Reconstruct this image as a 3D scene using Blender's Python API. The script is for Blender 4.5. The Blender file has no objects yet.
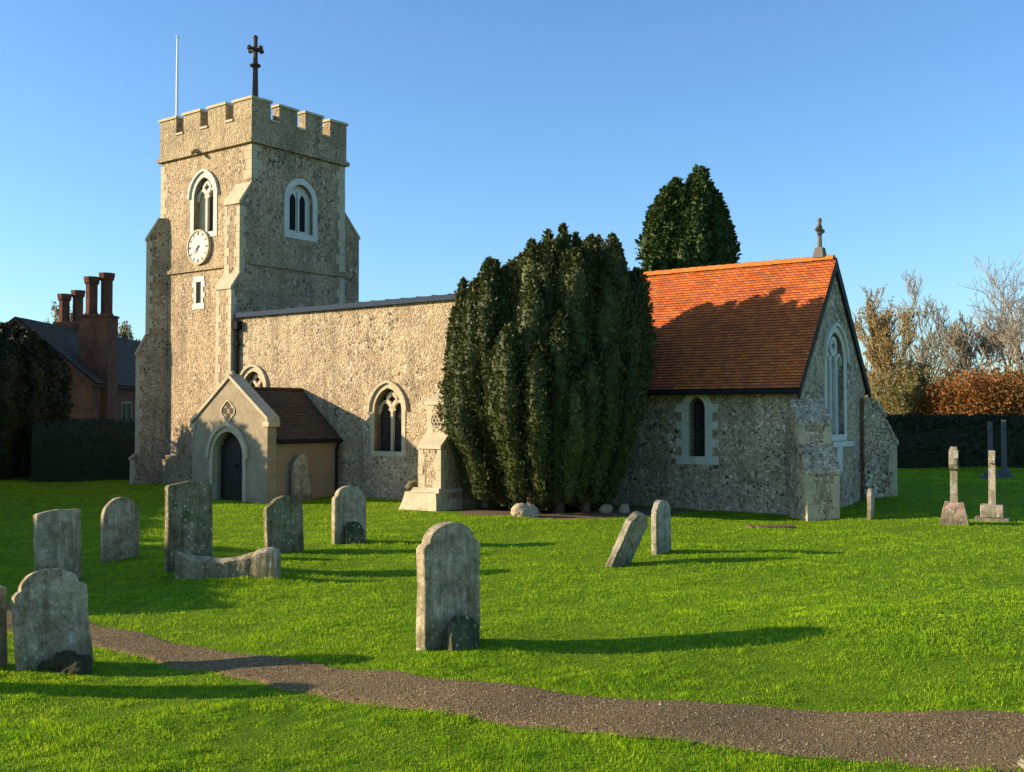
import bpy, bmesh, math, random
import numpy as np
from mathutils import Vector, Matrix, noise as mnoise

R = math.radians
scene = bpy.context.scene
COL = scene.collection
random.seed(7)
rng = np.random.default_rng(11)

# ------------------------------------------------------------------ camera
EYE = 2.6
cam_data = bpy.data.cameras.new("camera")
cam_data.sensor_width = 36.0
cam_data.lens = 36.0 * 1063 / 1024
cam_data.clip_start = 0.1
cam_data.clip_end = 6000
cam = bpy.data.objects.new("camera", cam_data)
COL.objects.link(cam)
cam.location = (0, 0, EYE)
cam.rotation_euler = (R(90 + 1.56), 0, 0)
scene.camera = cam

# ------------------------------------------------------------------ light
SUN_EL = 16.0
SUN_AZ = 269.0
world = bpy.data.worlds.new("World")
scene.world = world
world.use_nodes = True
wn = world.node_tree
sky = wn.nodes.new('ShaderNodeTexSky')
sky.sky_type = 'NISHITA'
sky.sun_disc = False
sky.sun_elevation = R(SUN_EL)
sky.sun_rotation = R(SUN_AZ)
sky.altitude = 0
sky.air_density = 1.0
sky.dust_density = 0.7
sky.ozone_density = 1.3
tint = wn.nodes.new('ShaderNodeMix'); tint.data_type = 'RGBA'; tint.blend_type = 'MULTIPLY'; tint.inputs[0].default_value = 1.0
tint.inputs[7].default_value = (0.65, 0.94, 1.25, 1)
wn.links.new(sky.outputs[0], tint.inputs[6])
wn.links.new(tint.outputs[2], wn.nodes['Background'].inputs[0])
wn.nodes['Background'].inputs[1].default_value = 0.115

sd = bpy.data.lights.new("sun", 'SUN')
sd.energy = 5.0
sd.angle = R(0.5)
sd.color = (1.0, 0.82, 0.58)
sun = bpy.data.objects.new("sun", sd)
COL.objects.link(sun)
az = R(SUN_AZ)
tosun = Vector((math.sin(az) * math.cos(R(SUN_EL)), math.cos(az) * math.cos(R(SUN_EL)), math.sin(R(SUN_EL))))
sun.rotation_euler = (-tosun).to_track_quat('-Z', 'Y').to_euler()

vs = scene.view_settings
vs.view_transform = 'Standard'
vs.look = 'None'
vs.exposure = 0.85
vs.gamma = 1.0
vs.use_curve_mapping = False
scene.render.engine = 'CYCLES'
scene.cycles.max_bounces = 6
scene.cycles.transparent_max_bounces = 6

# ------------------------------------------------------------------ materials
class NT:
    def __init__(self, name, rough=0.9, spec=0.2):
        self.m = bpy.data.materials.new(name)
        self.m.use_nodes = True
        self.t = self.m.node_tree
        self.b = self.t.nodes['Principled BSDF']
        self.b.inputs['Roughness'].default_value = rough
        self.b.inputs['Specular IOR Level'].default_value = spec
        self.tc = self.t.nodes.new('ShaderNodeTexCoord')
    def n(self, typ, **kw):
        nd = self.t.nodes.new(typ)
        for k, v in kw.items():
            if k.startswith('i_'):
                nd.inputs[k[2:].replace('_', ' ')].default_value = v
            else:
                setattr(nd, k, v)
        return nd
    def l(self, a, b):
        self.t.links.new(a, b)
    def noise(self, scale, detail=4, rough=0.55, co='Object', vec=None, dist=0.0):
        nd = self.n('ShaderNodeTexNoise')
        nd.inputs['Scale'].default_value = scale
        nd.inputs['Detail'].default_value = detail
        nd.inputs['Roughness'].default_value = rough
        nd.inputs['Distortion'].default_value = dist
        self.l(vec if vec is not None else self.tc.outputs[co], nd.inputs['Vector'])
        return nd.outputs['Fac']
    def ramp(self, fac, stops, interp='LINEAR'):
        nd = self.n('ShaderNodeValToRGB')
        cr = nd.color_ramp
        cr.interpolation = interp
        while len(cr.elements) < len(stops):
            cr.elements.new(0.5)
        for e, (p, c) in zip(cr.elements, stops):
            e.position = p
            e.color = (c[0], c[1], c[2], 1) if len(c) == 3 else c
        self.l(fac, nd.inputs[0])
        return nd.outputs[0]
    def mix(self, fac, a, b, mode='MIX'):
        nd = self.n('ShaderNodeMix', data_type='RGBA', blend_type=mode)
        for sock, v in ((nd.inputs[0], fac), (nd.inputs[6], a), (nd.inputs[7], b)):
            if hasattr(v, 'links') or hasattr(v, 'is_linked'):
                self.l(v, sock)
            elif isinstance(v, (int, float)):
                sock.default_value = v
            else:
                sock.default_value = (v[0], v[1], v[2], 1)
        return nd.outputs[2]
    def math(self, op, a, b=0.0, c=None):
        nd = self.n('ShaderNodeMath', operation=op)
        for i, v in enumerate((a, b) if c is None else (a, b, c)):
            if isinstance(v, (int, float)):
                nd.inputs[i].default_value = v
            else:
                self.l(v, nd.inputs[i])
        return nd.outputs[0]
    def bump(self, h, strength=0.5, dist=0.02, prev=None):
        nd = self.n('ShaderNodeBump')
        nd.inputs['Strength'].default_value = strength
        nd.inputs['Distance'].default_value = dist
        self.l(h, nd.inputs['Height'])
        if prev is not None:
            self.l(prev, nd.inputs['Normal'])
        return nd.outputs[0]
    def done(self, col=None, normal=None):
        if col is not None:
            if hasattr(col, 'links') or hasattr(col, 'is_linked'):
                self.l(col, self.b.inputs['Base Color'])
            else:
                self.b.inputs['Base Color'].default_value = (col[0], col[1], col[2], 1)
        if normal is not None:
            self.l(normal, self.b.inputs['Normal'])
        return self.m

def flint_mat(name, mortar, stones, scale=9.0, mort_w=0.10, patch=0.5):
    m = NT(name, 0.8, 0.35)
    nz = m.n('ShaderNodeTexNoise'); nz.inputs['Scale'].default_value = 9.0; nz.inputs['Detail'].default_value = 3
    m.l(m.tc.outputs['Object'], nz.inputs['Vector'])
    sub = m.n('ShaderNodeVectorMath', operation='SUBTRACT'); m.l(nz.outputs['Color'], sub.inputs[0]); sub.inputs[1].default_value = (.5, .5, .5)
    sc = m.n('ShaderNodeVectorMath', operation='SCALE'); m.l(sub.outputs[0], sc.inputs[0]); sc.inputs[3].default_value = 0.10
    ad = m.n('ShaderNodeVectorMath', operation='ADD'); m.l(m.tc.outputs['Object'], ad.inputs[0]); m.l(sc.outputs[0], ad.inputs[1])
    fine = m.noise(50, 3)
    mortc = m.mix(m.noise(2.5, 5), mortar, tuple(c * 0.70 for c in mortar))
    n = len(stones)
    def cells(scl, mw):
        v1 = m.n('ShaderNodeTexVoronoi'); v1.inputs['Scale'].default_value = scl; m.l(ad.outputs[0], v1.inputs['Vector'])
        v2 = m.n('ShaderNodeTexVoronoi', feature='DISTANCE_TO_EDGE'); v2.inputs['Scale'].default_value = scl; m.l(ad.outputs[0], v2.inputs['Vector'])
        sep = m.n('ShaderNodeSeparateColor'); m.l(v1.outputs['Color'], sep.inputs[0])
        sc_ = m.ramp(sep.outputs[0], [(i / n, c) for i, c in enumerate(stones)], 'CONSTANT')
        sc_ = m.mix(1.0, sc_, m.ramp(fine, [(.3, (.7, .7, .7)), (.7, (1.2, 1.2, 1.2))]), 'MULTIPLY')
        bw = m.math('ADD', m.math('MULTIPLY', sep.outputs[1], 0.17), mw - 0.05)
        edge = m.math('GREATER_THAN', v2.outputs['Distance'], bw)
        return m.mix(edge, mortc, sc_), m.math('MINIMUM', v2.outputs['Distance'], 0.25)
    c1, h1 = cells(scale, mort_w)
    c2, h2 = cells(scale * 1.75, mort_w + .02)
    msk = m.ramp(m.noise(0.8, 4, 0.6, dist=0.6), [(.44, (0, 0, 0)), (.54, (1, 1, 1))])
    col = m.mix(msk, c1, c2)
    # patches of later pointing half bury the flints
    pm = m.ramp(m.noise(0.45, 5, 0.65, dist=0.5), [(.50, (0, 0, 0)), (.66, (patch, patch, patch))])
    col = m.mix(pm, col, mortc)
    stain = m.noise(0.7, 7, 0.7, dist=0.8)
    col = m.mix(1.0, col, m.ramp(stain, [(0.34, (0.66, 0.65, 0.63)), (0.56, (1.0, 1.0, 1.0)), (.75, (1.12, 1.08, 1.0))]), 'MULTIPLY')
    # weather streaks running down from ledges
    mp = m.n('ShaderNodeMapping'); mp.inputs['Scale'].default_value = (3.0, 3.0, .22); m.l(m.tc.outputs['Object'], mp.inputs[0])
    stk = m.noise(1.0, 5, .7, vec=mp.outputs[0])
    col = m.mix(1.0, col, m.ramp(stk, [(0.36, (0.72, 0.72, 0.70)), (0.5, (1.0, 1.0, 1.0))]), 'MULTIPLY')
    nb = m.bump(h1, 0.8, 0.10)
    nb = m.bump(fine, 0.4, 0.02, nb)
    return m.done(col, nb)

FL_ST = [(.12, .09, .06), (.34, .25, .14), (.58, .45, .28), (.18, .13, .08), (.70, .58, .40), (.42, .30, .16), (.27, .20, .13), (.76, .67, .51), (.48, .33, .16), (.10, .08, .06)]
M_flint = flint_mat('flint_rubble', (.61, .445, .255), FL_ST, 10.0, 0.10, .28)
M_flint_t = flint_mat('flint_rubble_tower', (.57, .395, .215), [(.10, .075, .05), (.34, .24, .13), (.54, .41, .25), (.17, .125, .08), (.66, .53, .36), (.40, .28, .15), (.25, .18, .11), (.70, .60, .44), (.46, .31, .15), (.10, .08, .06)], 9.0, 0.10, .35)
M_flint_c = flint_mat('knapped_flint', (.60, .46, .29), [(.14, .11, .07), (.46, .35, .22), (.86, .74, .54), (.22, .17, .11), (.74, .58, .38), (.11, .085, .06), (.54, .41, .25), (.90, .80, .62), (.32, .25, .16), (.15, .12, .08)], 10.5, 0.08, .3)

def stone_mat(name, a, b, blocks=True, lichen=True, bw=0.55, bh=0.28):
    m = NT(name, 0.9, 0.15)
    n1 = m.noise(2.2, 6, 0.65)
    n2 = m.noise(26, 4)
    col = m.mix(m.ramp(n1, [(.3, (0, 0, 0)), (.7, (1, 1, 1))]), a, b)
    col = m.mix(1.0, col, m.ramp(n2, [(.3, (.72, .72, .70)), (.65, (1.06, 1.06, 1.06))]), 'MULTIPLY')
    if lichen:
        n3 = m.noise(9, 5, 0.7, dist=0.5)
        col = m.mix(m.ramp(n3, [(.58, (0, 0, 0)), (.68, (.7, .7, .7))]), col, (.16, .15, .12))
        n4 = m.noise(5, 5, 0.7, dist=1.0)
        col = m.mix(m.ramp(n4, [(.60, (0, 0, 0)), (.66, (.6, .6, .6))]), col, (.42, .36, .20))
    nb = m.bump(n2, 0.45, 0.02)
    nb = m.bump(n1, 0.3, 0.05, nb)
    return m.done(col, nb)
M_ash = stone_mat('limestone_ashlar', (.62, .52, .34), (.48, .39, .25))
M_clunch = stone_mat('pale_window_stone', (.74, .70, .60), (.58, .55, .46), lichen=False)
M_white = stone_mat('white_render', (.72, .70, .64), (.60, .57, .50), lichen=False)
M_render = stone_mat('tan_render', (.36, .27, .17), (.30, .22, .13), lichen=False)
M_porch = stone_mat('porch_stone', (.42, .33, .21), (.28, .22, .135))
M_parapet = flint_mat('parapet_rubble', (.50, .37, .20), [(.26, .18, .09), (.54, .40, .22), (.40, .29, .15), (.18, .13, .08), (.60, .47, .29), (.46, .34, .17)], 8.0, 0.12)

def grave_mat(name, a, b, green, orange):
    m = NT(name, 0.92, 0.15)
    oi = m.n('ShaderNodeObjectInfo')
    mp = m.n('ShaderNodeVectorMath', operation='ADD')
    m.l(m.tc.outputs['Object'], mp.inputs[0]); m.l(oi.outputs['Location'], mp.inputs[1])
    v = mp.outputs[0]
    n1 = m.noise(7.0, 7, 0.7, vec=v)
    col = m.mix(m.ramp(n1, [(.38, (0, 0, 0)), (.62, (1, 1, 1))]), a, b)
    n2 = m.noise(38, 4, 0.7, vec=v)
    col = m.mix(1.0, col, m.ramp(n2, [(.32, (.62, .62, .60)), (.62, (1.08, 1.08, 1.08))]), 'MULTIPLY')
    n3 = m.noise(16, 6, 0.75, vec=v, dist=0.3)
    col = m.mix(m.ramp(n3, [(.50, (0, 0, 0)), (.68, (.55, .55, .55))]), col, (.42, .39, .30))
    n5 = m.noise(14, 6, 0.75, vec=v, dist=1.0)
    col = m.mix(m.ramp(n5, [(.60, (0, 0, 0)), (.66, (orange, orange, orange))]), col, (.45, .24, .04))
    n6 = m.noise(6, 6, 0.7, vec=v, dist=0.4)
    col = m.mix(m.ramp(n6, [(.50, (0, 0, 0)), (.66, (green, green, green))]), col, (.09, .11, .04))
    # damp green foot of the stone
    sp = m.n('ShaderNodeSeparateXYZ'); m.l(m.tc.outputs['Object'], sp.inputs[0])
    hh = m.math('ADD', sp.outputs[2], m.math('MULTIPLY', n6, -0.3))
    col = m.mix(m.ramp(hh, [(-.0, (.5, .5, .5)), (.16, (0, 0, 0))]), col, (.13, .13, .06))
    vo = m.n('ShaderNodeTexVoronoi'); vo.inputs['Scale'].default_value = 17.0; m.l(v, vo.inputs['Vector'])
    vs_ = m.n('ShaderNodeSeparateColor'); m.l(vo.outputs['Color'], vs_.inputs[0])
    rad = m.math('MULTIPLY', m.math('SUBTRACT', vs_.outputs[0], 0.45), 0.75)
    dd = m.math('ADD', vo.outputs['Distance'], m.math('MULTIPLY', m.math('SUBTRACT', n2, 0.5), 0.35))
    spot = m.math('LESS_THAN', dd, rad)
    col = m.mix(m.math('MULTIPLY', spot, 0.65), col, (.62, .58, .46))
    mps = m.n('ShaderNodeMapping'); mps.inputs['Scale'].default_value = (9, 9, .8); m.l(v, mps.inputs[0])
    strk = m.noise(1.0, 4, .6, vec=mps.outputs[0])
    col = m.mix(1.0, col, m.ramp(strk, [(.36, (.62, .60, .54)), (.55, (1, 1, 1))]), 'MULTIPLY')
    n7 = m.noise(3.4, 7, 0.75, vec=v, dist=0.8)
    col = m.mix(1.0, col, m.ramp(n7, [(.36, (.60, .57, .50)), (.54, (1.08, 1.06, 1.02))]), 'MULTIPLY')
    nb = m.bump(n2, 0.8, 0.02)
    nb = m.bump(n1, 0.35, 0.05, nb)
    return m.done(col, nb)
M_grave_a = grave_mat('weathered_gravestone', (.60, .48, .32), (.38, .30, .19), 0.3, 0.9)
M_grave_g = grave_mat('mossy_gravestone', (.34, .28, .16), (.21, .18, .09), 0.9, 0.3)
M_grave_p = grave_mat('pale_gravestone', (.50, .44, .34), (.36, .31, .24), 0.2, 0.5)
M_grave_pk = grave_mat('pink_granite', (.55, .38, .30), (.40, .28, .23), 0.15, 0.1)
M_moss = grave_mat('moss_covered_stone', (.09, .10, .05), (.05, .06, .03), 0.9, 0.1)

def tile_mat(name, a, b, c, moss=0.0, scale_u=6.0):
    m = NT(name, 0.8, 0.25)
    uv = m.tc.outputs['UV']
    br = m.n('ShaderNodeTexBrick')
    br.inputs['Scale'].default_value = 1.0
    br.inputs['Brick Width'].default_value = 0.165
    br.inputs['Row Height'].default_value = 0.10
    br.inputs['Mortar Size'].default_value = 0.006
    br.inputs['Bias'].default_value = 0.0
    br.inputs['Color1'].default_value = (0, 0, 0, 1); br.inputs['Color2'].default_value = (1, 1, 1, 1)
    br.inputs['Mortar'].default_value = (0.5, 0.5, 0.5, 1)
    m.l(uv, br.inputs['Vector'])
    sp = m.n('ShaderNodeSeparateColor'); m.l(br.outputs['Color'], sp.inputs[0])
    col = m.ramp(sp.outputs[0], [(0.0, a), (0.35, b), (0.7, c), (1.0, a)])
    n1 = m.noise(1.1, 6, 0.7, dist=0.5)
    col = m.mix(m.ramp(n1, [(.45, (0, 0, 0)), (.75, (.55, .55, .55))]), col, tuple(x * 0.6 for x in b))
    n2 = m.noise(30, 4)
    col = m.mix(1.0, col, m.ramp(n2, [(.3, (.72, .70, .70)), (.65, (1.08, 1.05, 1.05))]), 'MULTIPLY')
    if moss:
        n3 = m.noise(4.0, 6, 0.75)
        col = m.mix(m.ramp(n3, [(.45, (0, 0, 0)), (.62, (moss, moss, moss))]), col, (.10, .10, .05))
    col = m.mix(br.outputs['Fac'], col, (.06, .03, .02))
    nb = m.bump(m.math('MULTIPLY', br.outputs['Fac'], -1.0), 0.7, 0.02)
    nb = m.bump(sp.outputs[0], 0.25, 0.02, nb)
    return m.done(col, nb)
M_tile = tile_mat('red_clay_tile', (.78, .155, .028), (.50, .115, .032), (.86, .22, .035), 0.22)
M_ridge = stone_mat('orange_ridge_tile', (.74, .23, .05), (.60, .17, .04), lichen=False)
M_tile_b = tile_mat('brown_clay_tile', (.085, .065, .045), (.06, .045, .033), (.11, .08, .05), 0.7)

def simple(name, c, rough=0.6, spec=0.3, metal=0.0, nz=0.25, sc=20):
    m = NT(name, rough, spec)
    m.b.inputs['Metallic'].default_value = metal
    n1 = m.noise(sc, 4)
    lo = tuple(x * (1 - nz) for x in c); hi = tuple(min(1, x * (1 + nz)) for x in c)
    return m.done(m.mix(n1, lo, hi), m.bump(n1, 0.2, 0.01))
M_lead = simple('lead_sheet', (.05, .055, .065), 0.6, 0.3, 0.0, 0.3, 4)
M_black = simple('black_iron', (.018, .018, .02), 0.85, 0.08)
M_gut = simple('slate_blue_paint', (.035, .05, .075), .8, .1)
M_bronze = simple('dark_iron_cross', (.05, .04, .035), 0.6, 0.3)
M_door = simple('dark_oak_door', (.022, .018, .016), 0.6, 0.3)
M_barge = simple('tarred_bargeboard', (.03, .024, .02), 0.7, 0.2)
M_pole = simple('white_pole_paint', (.75, .75, .74), 0.5, 0.4, 0, .05)
M_hollow_shade = simple('painted_hollow_shade', (.09, .07, .05), 0.9, 0.1)  # dark colour in place of shade inside the porch carving
M_louvre = simple('louvre_slate', (.16, .14, .11), 0.9, 0.1)

def glass_mat():
    m = NT('leaded_glass', 0.12, 0.5)
    br = m.n('ShaderNodeTexBrick')
    br.inputs['Scale'].default_value = 1.0; br.inputs['Brick Width'].default_value = 0.11; br.inputs['Row Height'].default_value = 0.15
    br.inputs['Mortar Size'].default_value = 0.008; br.offset = 0.0
    br.inputs['Color1'].default_value = (.012, .013, .016, 1); br.inputs['Color2'].default_value = (.03, .032, .035, 1); br.inputs['Mortar'].default_value = (.05, .05, .05, 1)
    m.l(m.tc.outputs['UV'], br.inputs['Vector'])
    n1 = m.noise(7, 2)
    return m.done(br.outputs['Color'], m.bump(n1, 0.12, 0.02))
M_glass = glass_mat()
M_glass_e = simple('storm_glazing', (.42, .45, .50), 0.15, 0.6, 0, .15, 3)

def brick_mat(name, a, b):
    m = NT(name, 0.9, 0.1)
    br = m.n('ShaderNodeTexBrick')
    br.inputs['Scale'].default_value = 1.0; br.inputs['Brick Width'].default_value = 0.23; br.inputs['Row Height'].default_value = 0.075; br.inputs['Mortar Size'].default_value = 0.008
    br.inputs['Color1'].default_value = (*a, 1); br.inputs['Color2'].default_value = (*b, 1); br.inputs['Mortar'].default_value = (.12, .085, .06, 1)
    sp = m.n('ShaderNodeSeparateXYZ'); m.l(m.tc.outputs['Object'], sp.inputs[0])
    cb = m.n('ShaderNodeCombineXYZ'); m.l(m.math('ADD', sp.outputs[0], sp.outputs[1]), cb.inputs[0]); m.l(sp.outputs[2], cb.inputs[1])
    m.l(cb.outputs[0], br.inputs['Vector'])
    n1 = m.noise(1.5, 5)
    col = m.mix(1.0, br.outputs['Color'], m.ramp(n1, [(.3, (.6, .6, .6)), (.7, (1.1, 1.1, 1.1))]), 'MULTIPLY')
    return m.done(col)
M_brick = brick_mat('old_red_brick', (.21, .07, .04), (.13, .05, .03))

def island_mat(name, cols, rough=0.6, trans=0.0, tcol=None, spec=0.2, big=None):
    m = NT(name, rough, spec)
    ge = m.n('ShaderNodeNewGeometry')
    n = len(cols)
    col = m.ramp(ge.outputs['Random Per Island'], [(i / max(1, n - 1), c) for i, c in enumerate(cols)])
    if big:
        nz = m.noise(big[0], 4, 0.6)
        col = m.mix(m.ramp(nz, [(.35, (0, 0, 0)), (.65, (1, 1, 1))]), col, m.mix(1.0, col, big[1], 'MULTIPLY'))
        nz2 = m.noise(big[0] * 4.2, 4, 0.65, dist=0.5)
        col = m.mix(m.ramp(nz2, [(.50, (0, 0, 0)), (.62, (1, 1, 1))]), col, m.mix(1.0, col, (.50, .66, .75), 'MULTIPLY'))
    m.l(col, m.b.inputs['Base Color'])
    if trans:
        out = m.t.nodes['Material Output']
        tr = m.n('ShaderNodeBsdfTranslucent')
        mx = m.n('ShaderNodeMixShader'); mx.inputs[0].default_value = trans
        if tcol: 
            m.l(m.mix(1.0, col, tcol, 'MULTIPLY'), tr.inputs[0])
        else:
            m.l(col, tr.inputs[0])
        m.l(m.b.outputs[0], mx.inputs[1]); m.l(tr.outputs[0], mx.inputs[2]); m.l(mx.outputs[0], out.inputs[0])
    return m.m
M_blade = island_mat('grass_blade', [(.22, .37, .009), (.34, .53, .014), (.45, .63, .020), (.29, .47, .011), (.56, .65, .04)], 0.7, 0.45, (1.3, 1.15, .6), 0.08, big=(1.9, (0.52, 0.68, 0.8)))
M_yew = island_mat('yew_foliage', [(.032, .041, .013), (.058, .068, .019), (.092, .102, .028), (.041, .052, .015), (.125, .134, .038)], 0.6, 0.12, (1.3, 1.3, .7), 0.2)
M_yewdark = island_mat('dark_evergreen_foliage', [(.014, .020, .007), (.024, .032, .010), (.032, .038, .012)], 0.6, 0.1, None, 0.2)
M_conif = island_mat('conifer_foliage', [(.022, .045, .012), (.05, .085, .018), (.075, .11, .024), (.03, .05, .014)], 0.6, 0.12, None, 0.2)
M_willow = island_mat('russet_leaves', [(.30, .17, .05), (.22, .15, .045), (.36, .20, .06), (.20, .17, .05)], 0.7, 0.3, None, 0.1)
M_russet = island_mat('autumn_hedge_leaves', [(.34, .11, .035), (.26, .13, .04), (.40, .15, .04), (.20, .16, .05)], 0.7, 0.3, None, 0.1)
M_olive = island_mat('olive_leaves', [(.17, .15, .05), (.24, .20, .07), (.12, .12, .04)], 0.7, 0.3, None, 0.1)
M_shrub = island_mat('shrub_leaves', [(.06, .11, .03), (.10, .16, .04), (.14, .17, .05)], 0.6, 0.2, None, 0.2)
M_bark = simple('bark', (.16, .125, .09), 0.95, 0.1, 0, .4, 8)
M_twig = simple('grey_brown_twigs', (.31, .26, .19), 0.95, 0.1, 0, .2, 3)
M_twig_w = simple('warm_brown_twigs', (.36, .27, .13), 0.95, 0.1, 0, .2, 3)

def ground_mat():
    m = NT('turf', 0.95, 0.1)
    n1 = m.noise(0.35, 5, 0.6)
    n2 = m.noise(5.0, 6, 0.7)
    n3 = m.noise(55, 4, 0.7)
    col = m.mix(m.ramp(n1, [(.35, (0, 0, 0)), (.65, (1, 1, 1))]), (.15, .27, .010), (.22, .35, .014))
    col = m.mix(1.0, col, m.ramp(n2, [(.3, (.62, .68, .6)), (.68, (1.2, 1.15, 1.0))]), 'MULTIPLY')
    col = m.mix(1.0, col, m.ramp(n3, [(.34, (.45, .5, .45)), (.62, (1.25, 1.2, 1.1))]), 'MULTIPLY')
    nb = m.bump(n3, 0.9, 0.06)
    nb = m.bump(n2, 0.6, 0.12, nb)
    return m.done(col, nb)
M_turf = ground_mat()

def path_mat():
    m = NT('gravel_path', 0.95, 0.12)
    v = m.n('ShaderNodeTexVoronoi'); v.inputs['Scale'].default_value = 60; m.l(m.tc.outputs['Object'], v.inputs['Vector'])
    sp = m.n('ShaderNodeSeparateColor'); m.l(v.outputs['Color'], sp.inputs[0])
    col = m.ramp(sp.outputs[0], [(0, (.13, .085, .035)), (.3, (.22, .145, .065)), (.6, (.29, .20, .095)), (.85, (.18, .12, .052)), (.93, (.48, .38, .22))], 'CONSTANT')
    n1 = m.noise(1.3, 6, 0.65)
    col = m.mix(m.ramp(n1, [(.35, (0, 0, 0)), (.65, (.85, .85, .85))]), col, (.215, .145, .066))
    n2 = m.noise(24, 4, .7)
    col = m.mix(1.0, col, m.ramp(n2, [(.3, (.6, .6, .6)), (.65, (1.15, 1.12, 1.1))]), 'MULTIPLY')
    nb = m.bump(v.outputs['Distance'], 0.6, 0.02)
    nb = m.bump(n2, 0.6, 0.03, nb)
    return m.done(col, nb)
M_path = path_mat()
M_peb = island_mat('pebbles', [(.28, .20, .10), (.16, .11, .055), (.23, .16, .08), (.50, .40, .24), (.14, .095, .05), (.25, .17, .08)], 0.95, spec=0.05)
M_rockp = stone_mat('pale_boulder_stone', (.50, .38, .25), (.36, .27, .17), lichen=False)
M_mound = simple('damp_mossy_earth', (.055, .048, .025), 0.95, 0.1, 0, .6, 25)
M_soil = simple('bare_soil', (.17, .105, .06), 0.95, 0.1, 0, .5, 12)

# ------------------------------------------------------------------ helpers
def link_mesh(name, me, parent=None, mats=()):
    o = bpy.data.objects.new(name, me)
    COL.objects.link(o)
    for mm in mats:
        me.materials.append(mm)
    if parent is not None:
        o.parent = parent
    return o

def obj(name, bm, mat, parent=None, smooth=False, loc=None, rot=None):
    bmesh.ops.recalc_face_normals(bm, faces=bm.faces)
    me = bpy.data.meshes.new(name)
    bm.to_mesh(me)
    bm.free()
    if smooth:
        for p in me.polygons:
            p.use_smooth = True
    mats = mat if isinstance(mat, (list, tuple)) else (mat,)
    o = link_mesh(name, me, parent, mats)
    if loc is not None: o.location = loc
    if rot is not None: o.rotation_euler = rot
    return o

def tag(o, label=None, cat=None, group=None, kind=None):
    if label: o['label'] = label
    if cat: o['category'] = cat
    if group: o['group'] = group
    if kind: o['kind'] = kind
    return o

def thing(name, label, cat, loc=(0, 0, 0), rz=0.0, group=None):
    o = bpy.data.objects.new(name, None)
    COL.objects.link(o)
    o.location = loc
    o.rotation_euler = (0, 0, rz)
    o.empty_display_size = 0.3
    return tag(o, label, cat, group)

def bx(bm, x0, x1, y0, y1, z0, z1, mi=0):
    vs_ = [bm.verts.new((x, y, z)) for z in (z0, z1) for y in (y0, y1) for x in (x0, x1)]
    fs = [(0, 1, 3, 2), (4, 6, 7, 5), (0, 4, 5, 1), (2, 3, 7, 6), (0, 2, 6, 4), (1, 5, 7, 3)]
    for f in fs:
        fc = bm.faces.new([vs_[i] for i in f]); fc.material_index = mi

def prism(bm, pts, vec, mi=0):
    a = [bm.verts.new(p) for p in pts]
    v = Vector(vec)
    b = [bm.verts.new(Vector(p) + v) for p in pts]
    n = len(pts)
    fs = [bm.faces.new(a), bm.faces.new(b[::-1])]
    for i in range(n):
        fs.append(bm.faces.new((a[i], b[i], b[(i + 1) % n], a[(i + 1) % n])))
    for f in fs: f.material_index = mi

def ringp(bm, outer, inner, vec, closed=True, mi=0):
    v = Vector(vec)
    n = len(outer)
    oa = [bm.verts.new(p) for p in outer]; ob = [bm.verts.new(Vector(p) + v) for p in outer]
    ia = [bm.verts.new(p) for p in inner]; ib = [bm.verts.new(Vector(p) + v) for p in inner]
    rg = range(n) if closed else range(n - 1)
    for i in rg:
        j = (i + 1) % n
        for q in ((oa[i], oa[j], ia[j], ia[i]), (ob[i], ib[i], ib[j], ob[j]), (oa[i], ob[i], ob[j], oa[j]), (ia[i], ia[j], ib[j], ib[i])):
            bm.faces.new(q).material_index = mi
    if not closed:
        for i in (0, n - 1):
            bm.faces.new((oa[i], ob[i], ib[i], ia[i])).material_index = mi

def tube(bm, pts, rad, seg=8, cap=True):
    rings = []
    for i, p in enumerate(pts):
        p = Vector(p)
        d = (Vector(pts[min(i + 1, len(pts) - 1)]) - Vector(pts[max(i - 1, 0)])).normalized()
        up = Vector((0, 0, 1)) if abs(d.z) < 0.9 else Vector((1, 0, 0))
        a = d.cross(up).normalized(); b = d.cross(a).normalized()
        r = rad[i] if isinstance(rad, (list, tuple)) else rad
        rings.append([bm.verts.new(p + a * r * math.cos(2 * math.pi * k / seg) + b * r * math.sin(2 * math.pi * k / seg)) for k in range(seg)])
    for i in range(len(rings) - 1):
        for k in range(seg):
            bm.faces.new((rings[i][k], rings[i][(k + 1) % seg], rings[i + 1][(k + 1) % seg], rings[i + 1][k]))
    if cap:
        bm.faces.new(rings[0][::-1]); bm.faces.new(rings[-1])

def arch(w, z0, zs, z2, grow=0.0, n=9, cx=0.0):
    """2D outline (s,z): bottom left, up, pointed arch, down to bottom right"""
    a = w / 2 + grow; r = max(z2 - zs + grow, 0.02)
    c = ((a * a + r * r) / (2 * a)) - a
    Rr = a + c
    th = math.atan2(r, -c)
    pts = [(cx - a, z0 - grow)]
    for i in range(n + 1):
        t = math.pi + (th - math.pi) * i / n
        pts.append((cx + c + Rr * math.cos(t), zs + Rr * math.sin(t)))
    left = pts[:]
    right = [(2 * cx - s, z) for s, z in left[:-1]][::-1]
    return left + right

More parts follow.
